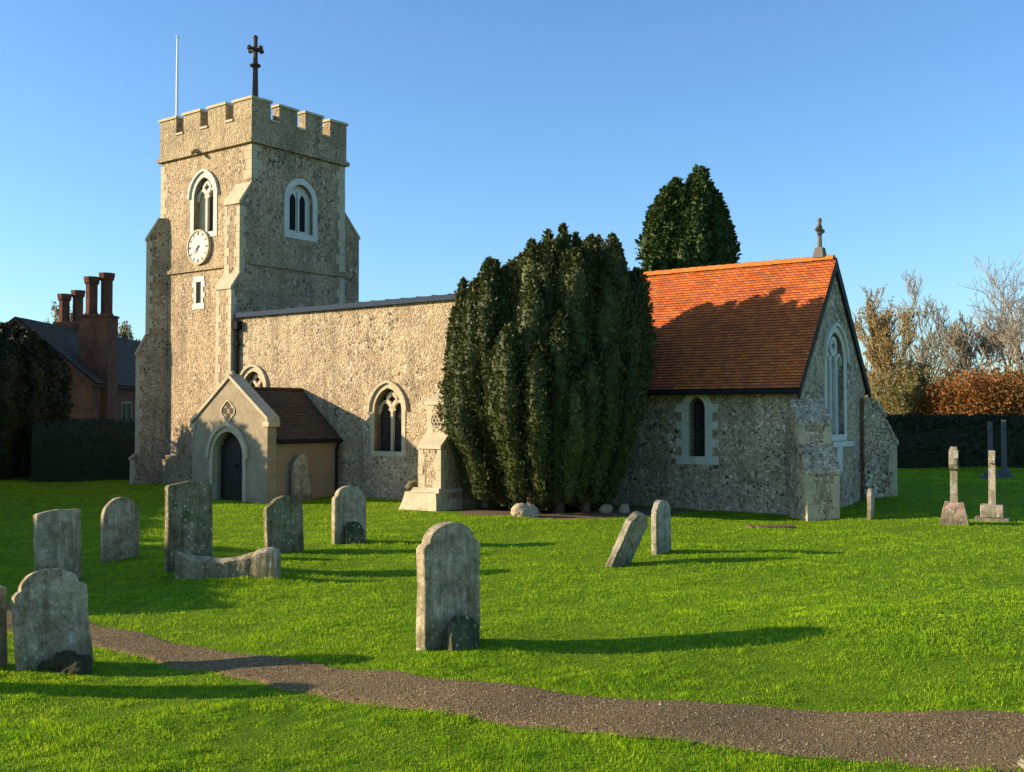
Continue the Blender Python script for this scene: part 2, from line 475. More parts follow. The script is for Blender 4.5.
def boolean_cut(o, cutters):
    if not cutters: return
    cme = bpy.data.meshes.new('cut')
    bm = bmesh.new()
    for c in cutters:
        c(bm)
    bmesh.ops.recalc_face_normals(bm, faces=bm.faces)
    bm.to_mesh(cme); bm.free()
    co = bpy.data.objects.new('cut', cme)
    COL.objects.link(co)
    md = o.modifiers.new('b', 'BOOLEAN'); md.operation = 'DIFFERENCE'; md.solver = 'EXACT'; md.object = co
    par = o.parent; o.parent = None
    bpy.context.view_layer.update()
    dg = bpy.context.evaluated_depsgraph_get()
    nm = bpy.data.meshes.new_from_object(o.evaluated_get(dg))
    o.modifiers.clear()
    mats = [m for m in o.data.materials]
    o.data = nm
    if not nm.materials:
        for m in mats: nm.materials.append(m)
    o.parent = par
    bpy.data.objects.remove(co)

def mesh_np(name, verts, faces, mat, parent=None, smooth=False):
    """verts (N,3) array, faces list of arrays with uniform size k"""
    me = bpy.data.meshes.new(name)
    verts = np.asarray(verts, dtype=np.float32)
    loops = np.concatenate([f.reshape(-1) for f in faces]).astype(np.int32)
    tot = np.concatenate([np.full(len(f), f.shape[1], dtype=np.int32) for f in faces])
    st = np.concatenate([[0], np.cumsum(tot)[:-1]]).astype(np.int32)
    me.vertices.add(len(verts)); me.vertices.foreach_set('co', verts.reshape(-1))
    me.loops.add(len(loops)); me.loops.foreach_set('vertex_index', loops)
    me.polygons.add(len(tot)); me.polygons.foreach_set('loop_start', st); me.polygons.foreach_set('loop_total', tot)
    if smooth: me.polygons.foreach_set('use_smooth', np.ones(len(tot), dtype=bool))
    me.update(calc_edges=True)
    me.validate()
    return link_mesh(name, me, parent, (mat,))

def split_obj(name, bm, mat, parent):
    # one object for each separate stone
    bm.verts.ensure_lookup_table(); seen = set()
    for v0 in bm.verts:
        if v0 in seen: continue
        st = [v0]; comp = []; seen.add(v0)
        while st:
            v_ = st.pop(); comp.append(v_)
            for e in v_.link_edges:
                w_ = e.other_vert(v_)
                if w_ not in seen: seen.add(w_); st.append(w_)
        nb = bmesh.new(); mp = {v_: nb.verts.new(v_.co) for v_ in comp}
        fs = {f for v_ in comp for f in v_.link_faces}
        for f in fs: nb.faces.new([mp[v_] for v_ in f.verts])
        obj(name, nb, mat, parent)
    bm.free()

# ------------------------------------------------------------------ terrain
def gh_np(x, y):
    z = 0.045 * np.sin(x * 0.55 + 1.3) * np.cos(y * 0.47 + 0.4) + 0.03 * np.sin(x * 1.25 + y * 0.8) + 0.018 * np.sin(x * 2.9 - y * 2.1 + 1) * np.cos(y * 1.7)
    z = z + 0.27 * np.exp(-((x - 5.0) ** 2 / 6 + (y - 12.6) ** 2 / 6))
    a = np.clip((x - 8.0) / 5, 0, 1); b = np.clip((y - 28.5) / 5, 0, 1)
    z = z + 0.45 * a * a * (3 - 2 * a) * b * b * (3 - 2 * b)
    return z
def gh(x, y):
    return float(gh_np(np.float64(x), np.float64(y)))

def axis_pts():
    a = [-3000, -1200, -500, -250, -140, -90, -60]
    a += list(np.arange(-45, 45.01, 0.6))
    a += [60, 90, 140, 250, 500, 1200, 3000]
    return np.array(a)
gx = axis_pts(); gy = axis_pts() + 30
GX, GY = np.meshgrid(gx, gy)
fade = np.exp(-np.maximum(0, np.hypot(GX, GY - 30) - 40) / 30)
GZ = gh_np(GX, GY) * fade
V = np.stack([GX, GY, GZ], -1).reshape(-1, 3)
nx, ny = len(gx), len(gy)
ii = (np.arange(ny - 1)[:, None] * nx + np.arange(nx - 1)[None, :]).reshape(-1)
F = np.stack([ii, ii + 1, ii + nx + 1, ii + nx], -1)
g = mesh_np('ground', V, [F], M_turf, smooth=True)
tag(g, kind='structure')

UP = [(-14, 18.2), (-8.13, 15.1), (-7.2, 14.94), (-5.58, 13.95), (-4.22, 12.74), (-2.25, 11.28), (-0.6, 10.35), (0.81, 9.8), (2.57, 9.5), (4.45, 9.24), (5.94, 9.18), (12, 9.3)]
LO = [(-13, 15.4), (-6.98, 12.98), (-6.13, 12.95), (-4.75, 12.12), (-3.50, 11.19), (-2.22, 10.16), (-0.98, 9.31), (0.39, 8.69), (1.84, 8.2), (2.88, 7.9), (3.85, 7.74), (11, 7.6)]
def resamp(P, n):
    P = np.array(P); d = np.concatenate([[0], np.cumsum(np.hypot(*np.diff(P, axis=0).T))]); t = np.linspace(0, d[-1], n)
    return np.stack([np.interp(t, d, P[:, 0]), np.interp(t, d, P[:, 1])], -1)
def smoothc(P, k=9):
    Q = P.copy(); ker = np.ones(k) / k
    for c in (0, 1):
        Q[k // 2:-(k // 2), c] = np.convolve(P[:, c], ker, 'valid')
    return Q
NP_ = 240
U_ = smoothc(resamp(UP, NP_), 15); L_ = smoothc(resamp(LO, NP_), 15)
U_[:, 1] -= .05; L_[:, 1] += .07
jit = np.convolve(rng.normal(0, 1, NP_ + 8), np.ones(5) / 5, 'same')[:NP_]
U_ = U_ + np.stack([jit * 0.02, jit * 0.06], -1)
jit = np.convolve(rng.normal(0, 1, NP_ + 8), np.ones(5) / 5, 'same')[:NP_]
L_ = L_ + np.stack([jit * 0.02, jit * 0.06], -1)
W_ = 14
tt = np.linspace(0, 1, W_)
PP = L_[:, None, :] * (1 - tt[None, :, None]) + U_[:, None, :] * tt[None, :, None]
ed = np.minimum(tt, 1 - tt)[None, :] * 2
PZ = gh_np(PP[..., 0], PP[..., 1]) + np.where(ed <= 0, 0.004, 0.028)
PV = np.concatenate([PP, PZ[..., None]], -1).reshape(-1, 3)
ii = (np.arange(NP_ - 1)[:, None] * W_ + np.arange(W_ - 1)[None, :]).reshape(-1)
F = np.stack([ii, ii + W_, ii + W_ + 1, ii + 1], -1)
p = mesh_np('path', PV, [F], M_path, smooth=True)
tag(p, kind='structure')

def in_path(x, y, grow=0.0):
    # y bounds as function of x
    lo = np.interp(x, L_[:, 0], L_[:, 1]) + 0.02; up = np.interp(x, U_[:, 0], U_[:, 1]) - 0.02
    return (y > lo - grow) & (y < up + grow)

# loose pebbles on the path
n = 8000
t = rng.random(n); s = rng.random(n) * 0.96 + 0.02
idx = t * (NP_ - 1); i0 = idx.astype(int); fr = idx - i0; i1 = np.minimum(i0 + 1, NP_ - 1)
lo = L_[i0] * (1 - fr[:, None]) + L_[i1] * fr[:, None]; up = U_[i0] * (1 - fr[:, None]) + U_[i1] * fr[:, None]
q = lo * (1 - s[:, None]) + up * s[:, None]
sz = rng.uniform(0.004, 0.012, n) * (1 + (rng.random(n) > 0.97) * 0.6)
base = np.array([(1, 0, 0), (0, 1, 0), (-1, 0, 0), (0, -1, 0), (0, 0, .7), (0, 0, -.7)])
rot = rng.random(n) * 6.28
bxx = base[None] * sz[:, None, None] * rng.uniform(.6, 1.2, (n, 6, 1))
xr = bxx[..., 0] * np.cos(rot)[:, None] - bxx[..., 1] * np.sin(rot)[:, None]; yr = bxx[..., 0] * np.sin(rot)[:, None] + bxx[..., 1] * np.cos(rot)[:, None]
V = np.stack([xr + q[:, :1], yr + q[:, 1:], bxx[..., 2] + (gh_np(q[:, 0], q[:, 1]) + 0.030)[:, None]], -1).reshape(-1, 3)
tri = np.array([(0, 1, 4), (1, 2, 4), (2, 3, 4), (3, 0, 4), (1, 0, 5), (2, 1, 5), (3, 2, 5), (0, 3, 5)])
F = (tri[None] + (np.arange(n) * 6)[:, None, None]).reshape(-1, 3)
tag(mesh_np('gravel', V, [F], M_peb), 'loose pale and brown pebbles scattered over the footpath', 'gravel', kind='stuff')

# ------------------------------------------------------------------ church
C0 = Vector((7.65, 27.7, 0))
RZ = math.atan2(-.5993, .8006)
church = thing('church', 'old flint parish church with square battlemented tower, long nave and red tiled chancel', 'church', C0, RZ)
ex = Vector((.8006, -.5993, 0)); nn = Vector((.5993, .8006, 0))
def cw(a, b, z=0): return C0 + ex * a + nn * b + Vector((0, 0, z))

def faceS(v): return lambda s, z, d=0.0: (s, v - d, z)
def faceE(x): return lambda s, z, d=0.0: (x + d, s, z)

def map2(P, pts, d): return [P(s, z, d) for s, z in pts]
def vecd(P, d0, d1):
    a = Vector(P(0, 0, d0)); b = Vector(P(0, 0, d1)); return b - a

def cut_arch(P, w, z0, zs, z2, cx, depth):
    def f(bm): prism(bm, map2(P, arch(w, z0, zs, z2, 0, cx=cx), 0.1), vecd(P, 0.1, -depth))
    return f

def quad_uv(o, fn):
    me = o.data
    uv = me.uv_layers.new(name='UVMap')
    for lp in me.loops:
        uv.data[lp.index].uv = fn(me.vertices[lp.vertex_index].co)

def window(P, cx, w, z0, zs, z2, ft=0.16, depth=0.22, lights=2, name='window', fmat=None, glass=None, proud=0.025, hood=False, label=None, quoin=False, tdepth=None):
    fmat = fmat or M_clunch; glass = glass or M_glass
    bm = bmesh.new()
    inner = arch(w, z0, zs, z2, 0, cx=cx); outer = arch(w, z0, zs, z2, ft, cx=cx)
    # bottom corners of outer ring = sill
    ringp(bm, map2(P, outer, proud), map2(P, inner, proud), vecd(P, proud, -depth - 0.06))
    if hood:
        o1 = arch(w, zs, zs, z2, ft + 0.09, cx=cx)[1:-1]; o2 = arch(w, zs, zs, z2, ft + 0.004, cx=cx)[1:-1]
        ringp(bm, map2(P, o1, proud + 0.07), map2(P, o2, proud + 0.07), vecd(P, proud + 0.07, -0.03), closed=False)
    if quoin:
        zz = z0 - ft; k = 0; hh = 0.24
        while zz < z2 - 0.3:
            for sg in (-1, 1):
                ex_ = (0.17 if (k % 2 == 0) else 0.03) + random.uniform(-0.02, 0.02)
                s0 = cx + sg * (w / 2 + ft - 0.02); s1 = cx + sg * (w / 2 + ft + ex_)
                pts = [(s0, zz), (s1, zz), (s1, zz + hh - 0.01), (s0, zz + hh - 0.01)]
                if ex_ > 0.1: prism(bm, map2(P, pts, proud - 0.004), vecd(P, proud - 0.004, -0.05))
            zz += hh; k += 1
    wo = obj(name, bm, fmat, church)
    if label: wo['label'] = label
    gm = bmesh.new()
    gd = -depth
    vsx = [gm.verts.new(P(s, z, gd)) for s, z in arch(w, z0, zs, z2, 0.02, cx=cx)]
    gm.faces.new(vsx)
    go = obj('glass', gm, glass, wo)
    pin = Vector(P(1, 0, 0)) - Vector(P(0, 0, 0))
    quad_uv(go, lambda c: (c.dot(pin), c.z))
    td = (tdepth if tdepth is not None else depth - 0.10)
    if lights >= 2:
        tm = bmesh.new()
        mw = 0.085
        # mullions
        for k in range(1, lights):
            s = cx - w / 2 + w * k / lights
            prism(tm, map2(P, [(s - mw / 2, z0), (s + mw / 2, z0), (s + mw / 2, zs + 0.1), (s - mw / 2, zs + 0.1)], -td), vecd(P, 0, -0.095))
        lw = w / lights - mw
        for k in range(lights):
            s = cx - w / 2 + w * (k + .5) / lights
            rise = lw * 0.75
            i_ = arch(lw, zs - 0.12, zs - 0.10, zs - 0.10 + rise, 0, cx=s)[1:-1]; o_ = arch(lw, zs - 0.12, zs - 0.10, zs - 0.10 + rise, 0.075, cx=s)[1:-1]
            ringp(tm, map2(P, o_, -td - 0.004), map2(P, i_, -td - 0.004), vecd(P, 0, -0.09), closed=False)
            # cusps
            for sg in (-1, 1):
                b0 = (s + sg * lw / 2, zs + 0.02); prism(tm, map2(P, [(b0[0], b0[1] - 0.06), (b0[0] - sg * lw * 0.24, b0[1] + 0.03), (b0[0], b0[1] + 0.10)], -td - 0.012), vecd(P, 0, -0.06))
        # quatrefoil eye
        rr = w * 0.17; cz = zs + (z2 - zs) * 0.52
        ri = [(cx + rr * 0.62 * math.cos(a) * (1 + .25 * math.cos(4 * a)), cz + rr * 0.62 * math.sin(a) * (1 + .25 * math.cos(4 * a))) for a in np.linspace(0, 2 * math.pi, 25)[:-1]]
        ro = [(cx + rr * 1.2 * math.cos(a), cz + rr * 1.2 * math.sin(a)) for a in np.linspace(0, 2 * math.pi, 25)[:-1]]
        ringp(tm, map2(P, ro, -td + 0.006), map2(P, ri, -td + 0.006), vecd(P, 0, -0.09))
        obj('tracery', tm, fmat, wo)
    return wo

def slab_poly(bm, pts, vec): prism(bm, pts, vec)

def quoins(bm, corner, da, db, z0, z1, h=0.3, la=0.5, lb=0.28, proud=0.008):
    """alternating corner blocks; da, db unit horizontal directions along the two faces away from the corner (local frame)"""
    c = Vector((corner[0], corner[1], 0)); da = Vector((da[0], da[1], 0)); db = Vector((db[0], db[1], 0))
    z = z0; k = 0
    while z < z1 - 0.12:
        hh = min(h * random.uniform(.8, 1.2), z1 - z)
        a, b = (la, lb) if k % 2 == 0 else (lb, la)
        a *= random.uniform(.85, 1.15); b *= random.uniform(.85, 1.15)
        pr = proud * random.uniform(.7, 1.5)
        o_ = c - da * pr - db * pr
        pts = [o_, o_ + da * a, o_ + da * a + db * 0.06, o_ + da * .06 + db * 0.06, o_ + da * .06 + db * b, o_ + db * b]
        prism(bm, [(p_.x, p_.y, z + 0.006) for p_ in pts], (0, 0, hh - 0.012))
        z += hh; k += 1

# ---- tower
TX0, TX1, TY0, TY1 = -24.25, -19.0, -2.6, 1.9
ZS, ZG, ZT = 12.25, 13.05, 13.72
bm = bmesh.new(); bx(bm, TX0, TX1, TY0, TY1, -0.5, ZS)
tower = obj('tower_wall', bm, M_flint_t, church)
PS = faceS(TY0); PE = faceE(TX1)
SB = dict(w=1.15, z0=9.25, zs=10.65, z2=11.35)
cuts = [cut_arch(PS, 1.15, 9.25, 10.55, 11.28, -21.65, 0.30), cut_arch(PE, 1.15, 9.25, 10.45, 11.05, -0.32, 0.62),
        cut_arch(PS, 0.30, 6.66, 7.45, 7.5, -21.9, 0.2)]
boolean_cut(tower, cuts)
wb = window(PS, -21.65, 1.15, 9.25, 10.55, 11.28, ft=0.20, depth=0.24, tdepth=0.12, glass=M_ash, hood=True, fmat=M_clunch, name='belfry_window')
bm = bmesh.new(); prism(bm, map2(PS, arch(.20, 9.3, 10.35, 10.62, 0, cx=-21.50 + .02), -.225), (0, .01, 0)); obj('louvre_dark_panel', bm, M_black, wb)  # solid black panel standing for the unlit dark of the belfry light
we = window(PE, -0.32, 1.15, 9.25, 10.45, 11.05, ft=0.22, depth=0.16, glass=M_clunch, fmat=M_clunch, name='belfry_window', lights=1)
for cx_ in (-.58, -.12):
    bm = bmesh.new(); prism(bm, map2(PE, arch(.27, 9.36, 10.45, 10.70, 0, cx=cx_), -.15), (-.006, 0, 0)); obj('louvre_dark_panel', bm, M_black, we)  # black lancet panels paint in the darkness behind the two lights
bm = bmesh.new(); prism(bm, map2(PE, [(-.39, 9.252), (-.31, 9.252), (-.31, 10.78), (-.39, 10.78)], -.09), (-.065, 0, 0)); obj('mullion', bm, M_clunch, we)
bm = bmesh.new()
for q_ in ((-22.05, -21.75, 7.46, 7.66), (-22.07, -21.73, 6.46, 6.68)): bx(bm, q_[0] - .17, q_[1] + .17, TY0 - .03, TY0 + .16, q_[2], q_[3])
for k_ in range(4):
    z_ = 6.683 + k_ * .194
    for sg_ in (-1, 1):
        e0 = -21.9 + sg_ * .15; e1 = -21.9 + sg_ * (.36 if k_ % 2 else .27)
        bx(bm, min(e0, e1), max(e0, e1), TY0 - .028, TY0 + .155, z_, z_ + .19)
slit = obj('blocked_slit_window', bm, M_white, church); slit['label'] = 'small blocked slit window with a white painted surround'
bm = bmesh.new(); bx(bm, -22.052, -21.748, TY0 + .08, TY0 + .12, 6.68, 7.47); obj('blocking', bm, M_render, slit)
# strings
def string(bm, x0, x1, y0, y1, z, h=0.13, p=0.09):
    # closed ring prism around rectangle
    a = [(x0 - p, y0 - p), (x1 + p, y0 - p), (x1 + p, y1 + p), (x0 - p, y1 + p)]
    b = [(x0 + .02, y0 + .02), (x1 - .02, y0 + .02), (x1 - .02, y1 - .02), (x0 + .02, y1 - .02)]
    ringp(bm, [(q[0], q[1], z) for q in a], [(q[0], q[1], z) for q in b], (0, 0, h))
    c = [(x0 - p * .4, y0 - p * .4), (x1 + p * .4, y0 - p * .4), (x1 + p * .4, y1 + p * .4), (x0 - p * .4, y1 + p * .4)]
    ringp(bm, [(q[0], q[1], z + h) for q in c], [(q[0], q[1], z + h) for q in b], (0, 0, h * .5))
for zz_, hh_, pp_ in ((ZS - 0.1, 0.15, 0.13), (7.86, 0.13, 0.09)):
    bm = bmesh.new(); string(bm, TX0, TX1, TY0, TY1, zz_, hh_, pp_); obj('string_course', bm, M_parapet, tower)
# parapet
PX0, PX1, PY0, PY1 = TX0 - 0.04, TX1 + 0.04, TY0 - 0.04, TY1 + 0.04
TH = 0.36
bm = bmesh.new()
a = [(PX0, PY0), (PX1, PY0), (PX1, PY1), (PX0, PY1)]; b = [(PX0 + TH, PY0 + TH), (PX1 - TH, PY0 + TH), (PX1 - TH, PY1 - TH), (PX0 + TH, PY1 - TH)]
ringp(bm, [(q[0], q[1], ZS + .12) for q in a], [(q[0], q[1], ZS + .12) for q in b], (0, 0, ZG - ZS - .12))
cp = bmesh.new()
def merlons(x0, x1):
    L = x1 - x0; mw = L * 0.187; gp = (L - 4 * mw) / 3
    return [(x0 + i * (mw + gp), x0 + i * (mw + gp) + mw) for i in range(4)]
mx = merlons(PX0, PX1); my = merlons(PY0, PY1)
e_ = 0.05
for i, (s0, s1) in enumerate(mx):
    for yy0, yy1 in ((PY0, PY0 + TH), (PY1 - TH, PY1)):
        dz = random.uniform(-.03, .03)
        bx(bm, s0, s1, yy0, yy1, ZG + .002, ZT + dz)
        bx(cp, s0 - e_, s1 + e_, yy0 - e_, yy1 + e_, ZT + dz, ZT + dz + 0.09)
for i, (s0, s1) in enumerate(my):
    for k, (xx0, xx1) in enumerate(((PX0, PX0 + TH), (PX1 - TH, PX1))):
        a0, a1 = s0, s1
        if i == 0: a0 = PY0 + TH + .003
        if i == 3: a1 = PY1 - TH - .003
        dz = random.uniform(-.03, .03)
        bx(bm, xx0 + .002, xx1 - .002, a0, a1, ZG + .002, ZT - .004 + (0 if i in (0, 3) else dz))
        z_ = ZT - .004 + (0 if i in (0, 3) else dz)
        bx(cp, xx0 - e_ + .003, xx1 + e_ - .003, (a0 - (e_ if i not in (0,) else -e_ - .003)), (a1 + (e_ if i not in (3,) else -e_ - .003)), z_, z_ + 0.085)
for i in range(3):   # crenel sills
    s0, s1 = mx[i][1] + e_ + .002, mx[i + 1][0] - e_ - .002
    for yy0, yy1 in ((PY0, PY0 + TH), (PY1 - TH, PY1)):
        bx(cp, s0 - e_, s1 + e_, yy0 - e_, yy1 + e_, ZG + .003, ZG + 0.08)
    s0, s1 = my[i][1] + e_ + .002, my[i + 1][0] - e_ - .002
    for xx0, xx1 in ((PX0, PX0 + TH), (PX1 - TH, PX1)):
        bx(cp, xx0 - e_, xx1 + e_, s0 - e_, s1 + e_, ZG + .003, ZG + 0.08)
par = obj('battlement', bm, M_flint_t if False else M_parapet, tower)
split_obj('coping_stone', cp, M_ash, tower)
bm = bmesh.new(); bx(bm, TX0 + TH, TX1 - TH, TY0 + TH, TY1 - TH, ZS + .02, ZS + .3)
obj('tower_roof', bm, M_lead, tower)
# quoins on tower corners
bm = bmesh.new()
quoins(bm, (TX0, TY0), (1, 0), (0, 1), 4.5, ZS - .15, .32, .38, .25)
obj('quoins', bm, M_ash, tower); bm = bmesh.new()
quoins(bm, (TX1, TY0), (-1, 0), (0, 1), 10.9, ZS - .15, .32, .42, .28)
obj('quoins', bm, M_ash, tower); bm = bmesh.new()
quoins(bm, (TX1, TY1), (-1, 0), (0, -1), 5.0, ZS - .15, .32, .42, .28)
# buttresses
def buttress(prof, width, origin, out, side, mat=M_flint_t, name='buttress', capmat=None, q=True, wmul=None):
    """prof: list of (z, projection) from the ground up, vertical runs separated by sloping set-offs.
    origin: local xy centre of the foot at the wall; out: outward unit, side: lateral unit"""
    o_ = Vector((origin[0], origin[1], 0)); ou = Vector((out[0], out[1], 0)); si = Vector((side[0], side[1], 0))
    bm = bmesh.new()
    w = width
    pts = [(-0.3, prof[0][0])] + [(p_, z_) for z_, p_ in prof] + [(-0.3, prof[-1][0])]
    P3 = [o_ + ou * p_ + si * (-w / 2) + Vector((0, 0, z_)) for p_, z_ in pts]
    prism(bm, [tuple(p_) for p_ in P3], tuple(si * w))
    b_ = obj(name, bm, mat, church)
    # weathered slopes in dressed stone
    cm = bmesh.new(); any_ = False
    for i in range(len(prof) - 1):
        (z0, p0), (z1, p1) = prof[i], prof[i + 1]
        if abs(p1 - p0) > 0.05 and z1 > z0:
            any_ = True
            d = Vector((p1 - p0, z1 - z0)).normalized(); nrm = Vector((d.y, -d.x)) * 0.03
            if nrm.x < 0: nrm = -nrm
            A = [(p0 + .05, z0 - .07), (p0 + nrm.x + .02, z0 + nrm.y), (p1 + nrm.x, z1 + nrm.y), (p1 - .02, z1 - .02), (p0 - .02, z0 - .07)]
            e2 = 0.03
            Q3 = [o_ + ou * p_ + si * (-w / 2 - e2) + Vector((0, 0, z_)) for p_, z_ in A]
            prism(cm, [tuple(p_) for p_ in Q3], tuple(si * (w + 2 * e2)))
    if any_: split_obj('weathering', cm, capmat or M_ash, b_)
    else: cm.free()
    if q:
        z = max(prof[0][0], 0.0)
        for i in range(len(prof) - 1):
            (z0, p0), (z1, p1) = prof[i], prof[i + 1]
            if abs(p1 - p0) < 0.03 and z1 - z0 > 0.4:
                for sg in (-1, 1):
                    c = o_ + ou * p0 + si * (sg * w / 2)
                    qm = bmesh.new(); quoins(qm, (c.x, c.y), (-si.x * sg, -si.y * sg), (-ou.x, -ou.y), max(z0, 0.0), z1 - .08, .3, min(.26, w * .34), min(.16, w * .2)); obj('quoins', qm, M_ash, b_)
    return b_
# SE tower buttress (lit front, projects south, flush with east wall)
buttress([(-.4, .84), (7.0, .84), (7.5, .50), (10.0, .50), (10.75, .0)], 0.80, (TX1 - .405, TY0), (0, -1), (1, 0), mat=M_flint_t, capmat=M_ash)
# NE tower buttress projecting north
buttress([(-.4, .78), (9.5, .78), (10.35, 0.0)], 0.85, (TX1 - .43, TY1), (0, 1), (1, 0), q=False)
# SW diagonal buttress
dg = Vector((-1, -1)).normalized(); dsd = Vector((1, -1)).normalized()
bsw = buttress([(-.4, 1.0), (1.0, 1.0), (1.15, .82), (4.9, .82), (5.6, 0.48), (9.2, .48), (10.0, .02)], 0.70, (TX0 + .02, TY0 + .02), (dg.x, dg.y), (dsd.x, dsd.y))
# tower plinth
bm2 = bmesh.new()
a = [(TX0 - .22, TY0 - .22), (TX1, TY0 - .22), (TX1, TY1), (TX0 - .22, TY1)]
bx(bm2, TX0 - .2, TX1 - .01, TY0 - .2, TY0 + .05, -.4, .95); bx(bm2, TX0 - .12, TX1 - .01, TY0 - .12, TY0 + .05, .95, 1.1)
bx(bm2, TX0 - .2, TX0 + .05, TY0 + .06, TY1, -.4, .95)
obj('tower_plinth', bm2, M_flint_t, tower)
obj('quoins', bm, M_ash, tower)
# waterspout
bm = bmesh.new(); tube(bm, [(-21.9, TY0 + .05, 12.3), (-21.9, TY0 - .25, 12.22), (-21.85, TY0 - .42, 12.1)], [.09, .08, .06], 8)
obj('waterspout', bm, M_parapet, tower, smooth=True)
# clock
bm = bmesh.new()
ccx, ccz, cr = -21.85, 8.72, 0.63
def disc(bm, r, y0, y1, seg=40, r1=None):
    r1 = r if r1 is None else r1
    A = [bm.verts.new((ccx + r * math.cos(2 * math.pi * k / seg), y0, ccz + r * math.sin(2 * math.pi * k / seg))) for k in range(seg)]
    B = [bm.verts.new((ccx + r1 * math.cos(2 * math.pi * k / seg), y1, ccz + r1 * math.sin(2 * math.pi * k / seg))) for k in range(seg)]
    bm.faces.new(A); bm.faces.new(B[::-1])
    for k in range(seg): bm.faces.new((A[k], A[(k + 1) % seg], B[(k + 1) % seg], B[k]))
disc(bm, cr, TY0 - .09, TY0 + .02)
clock = obj('clock', bm, M_white, church)
clock['label'] = 'round pale clock dial on the sunlit tower face'
bm = bmesh.new()
def cring(bm, r0, r1, y0, y1, seg=40):
    f = lambda r: [(ccx + r * math.cos(2 * math.pi * k / seg), y0, ccz + r * math.sin(2 * math.pi * k / seg)) for k in range(seg)]
    ringp(bm, f(r1), f(r0), (0, y1 - y0, 0))
cring(bm, cr - .05, cr + .02, TY0 - .12, TY0 - .06)
obj('dial_rim', bm, M_ash, clock)
bm = bmesh.new()
for k in range(12):
    a = 2 * math.pi * k / 12
    r0, r1 = .44, .55; hw = 0.022 if k % 3 else .04
    dx, dz = math.cos(a), math.sin(a)
    pts = [(ccx + dx * r0 - dz * hw, TY0 - .10, ccz + dz * r0 + dx * hw), (ccx + dx * r1 - dz * hw, TY0 - .10, ccz + dz * r1 + dx * hw), (ccx + dx * r1 + dz * hw, TY0 - .10, ccz + dz * r1 - dx * hw), (ccx + dx * r0 + dz * hw, TY0 - .10, ccz + dz * r0 - dx * hw)]
    prism(bm, pts, (0, .015, 0))
split_obj('hour_mark', bm, M_louvre, clock)
bm = bmesh.new()
for ang, L, hw in ((R(222), .46, .022), (R(240), .30, .03)):
    dx, dz = math.cos(ang), math.sin(ang)
    pts = [(ccx - dx * .08 - dz * hw, 0, ccz - dz * .08 + dx * hw), (ccx + dx * L, 0, ccz + dz * L), (ccx - dx * .08 + dz * hw, 0, ccz - dz * .08 - dx * hw)]
    y_ = TY0 - .115 - (.012 if L > .4 else 0)
    prism(bm, [(p_[0], y_, p_[2]) for p_ in pts], (0, .009, 0))
obj('clock_hand', bm, M_louvre, clock)
# tower cross
tc = bmesh.new()
X, Y = -21.63, -.3
tube(tc, [(X, Y, ZS + .2), (X, Y, ZT + .6), (X, Y, 16.0), (X, Y, 17.1)], [.15, .13, .10, .08], 8)
tube(tc, [(X - .30, Y, 16.62), (X + .30, Y, 16.62)], .07, 8)
tube(tc, [(X, Y - .30, 16.62), (X, Y + .30, 16.62)], .065, 8)
for dx, dy in ((.3, 0), (-.3, 0), (0, .3), (0, -.3)):
    bmesh.ops.create_icosphere(tc, subdivisions=1, radius=.11, matrix=Matrix.Translation((X + dx, Y + dy, 16.62)))
bmesh.ops.create_icosphere(tc, subdivisions=1, radius=.11, matrix=Matrix.Translation((X, Y, 17.08)))
bmesh.ops.create_icosphere(tc, subdivisions=2, radius=.15, matrix=Matrix.Translation((X, Y, 16.62)))
bmesh.ops.create_cone(tc, segments=10, radius1=.08, radius2=.23, depth=.12, matrix=Matrix.Translation((X, Y, 15.93)), cap_ends=True)
bmesh.ops.create_cone(tc, segments=10, radius1=.23, radius2=.10, depth=.10, matrix=Matrix.Translation((X, Y, 16.045)), cap_ends=True)
obj('tower_cross', tc, M_bronze, church)
bm = bmesh.new(); X, Y = -23.9, -2.18
tube(bm, [(X, Y, ZS + .2), (X, Y, 15.2), (X, Y, 17.05)], [.055, .05, .035], 8)
bmesh.ops.create_icosphere(bm, subdivisions=1, radius=.07, matrix=Matrix.Translation((X, Y, 17.05)))
obj('flagpole', bm, M_pole, church)

# ---- nave
NX0, NX1, NY0, NY1 = -18.98, -8.0, -3.2, 5.0
ZN = 5.95
bm = bmesh.new(); bx(bm, NX0, NX1, NY0, NY1, -.5, ZN)
nave = obj('nave_wall', bm, M_flint, church)
PN = faceS(NY0)
boolean_cut(nave, [cut_arch(PN, 1.14, 1.5, 2.72, 3.42, -11.85, 0.34), cut_arch(PN, 1.05, 1.9, 3.5, 4.08, -18.1, 0.34)])
window(PN, -11.85, 1.14, 1.5, 2.72, 3.42, ft=.15, depth=.28, tdepth=.16, hood=True, fmat=M_ash)
window(PN, -18.1, 1.05, 1.9, 3.5, 4.08, ft=.15, depth=.28, tdepth=.16, hood=True, fmat=M_ash)
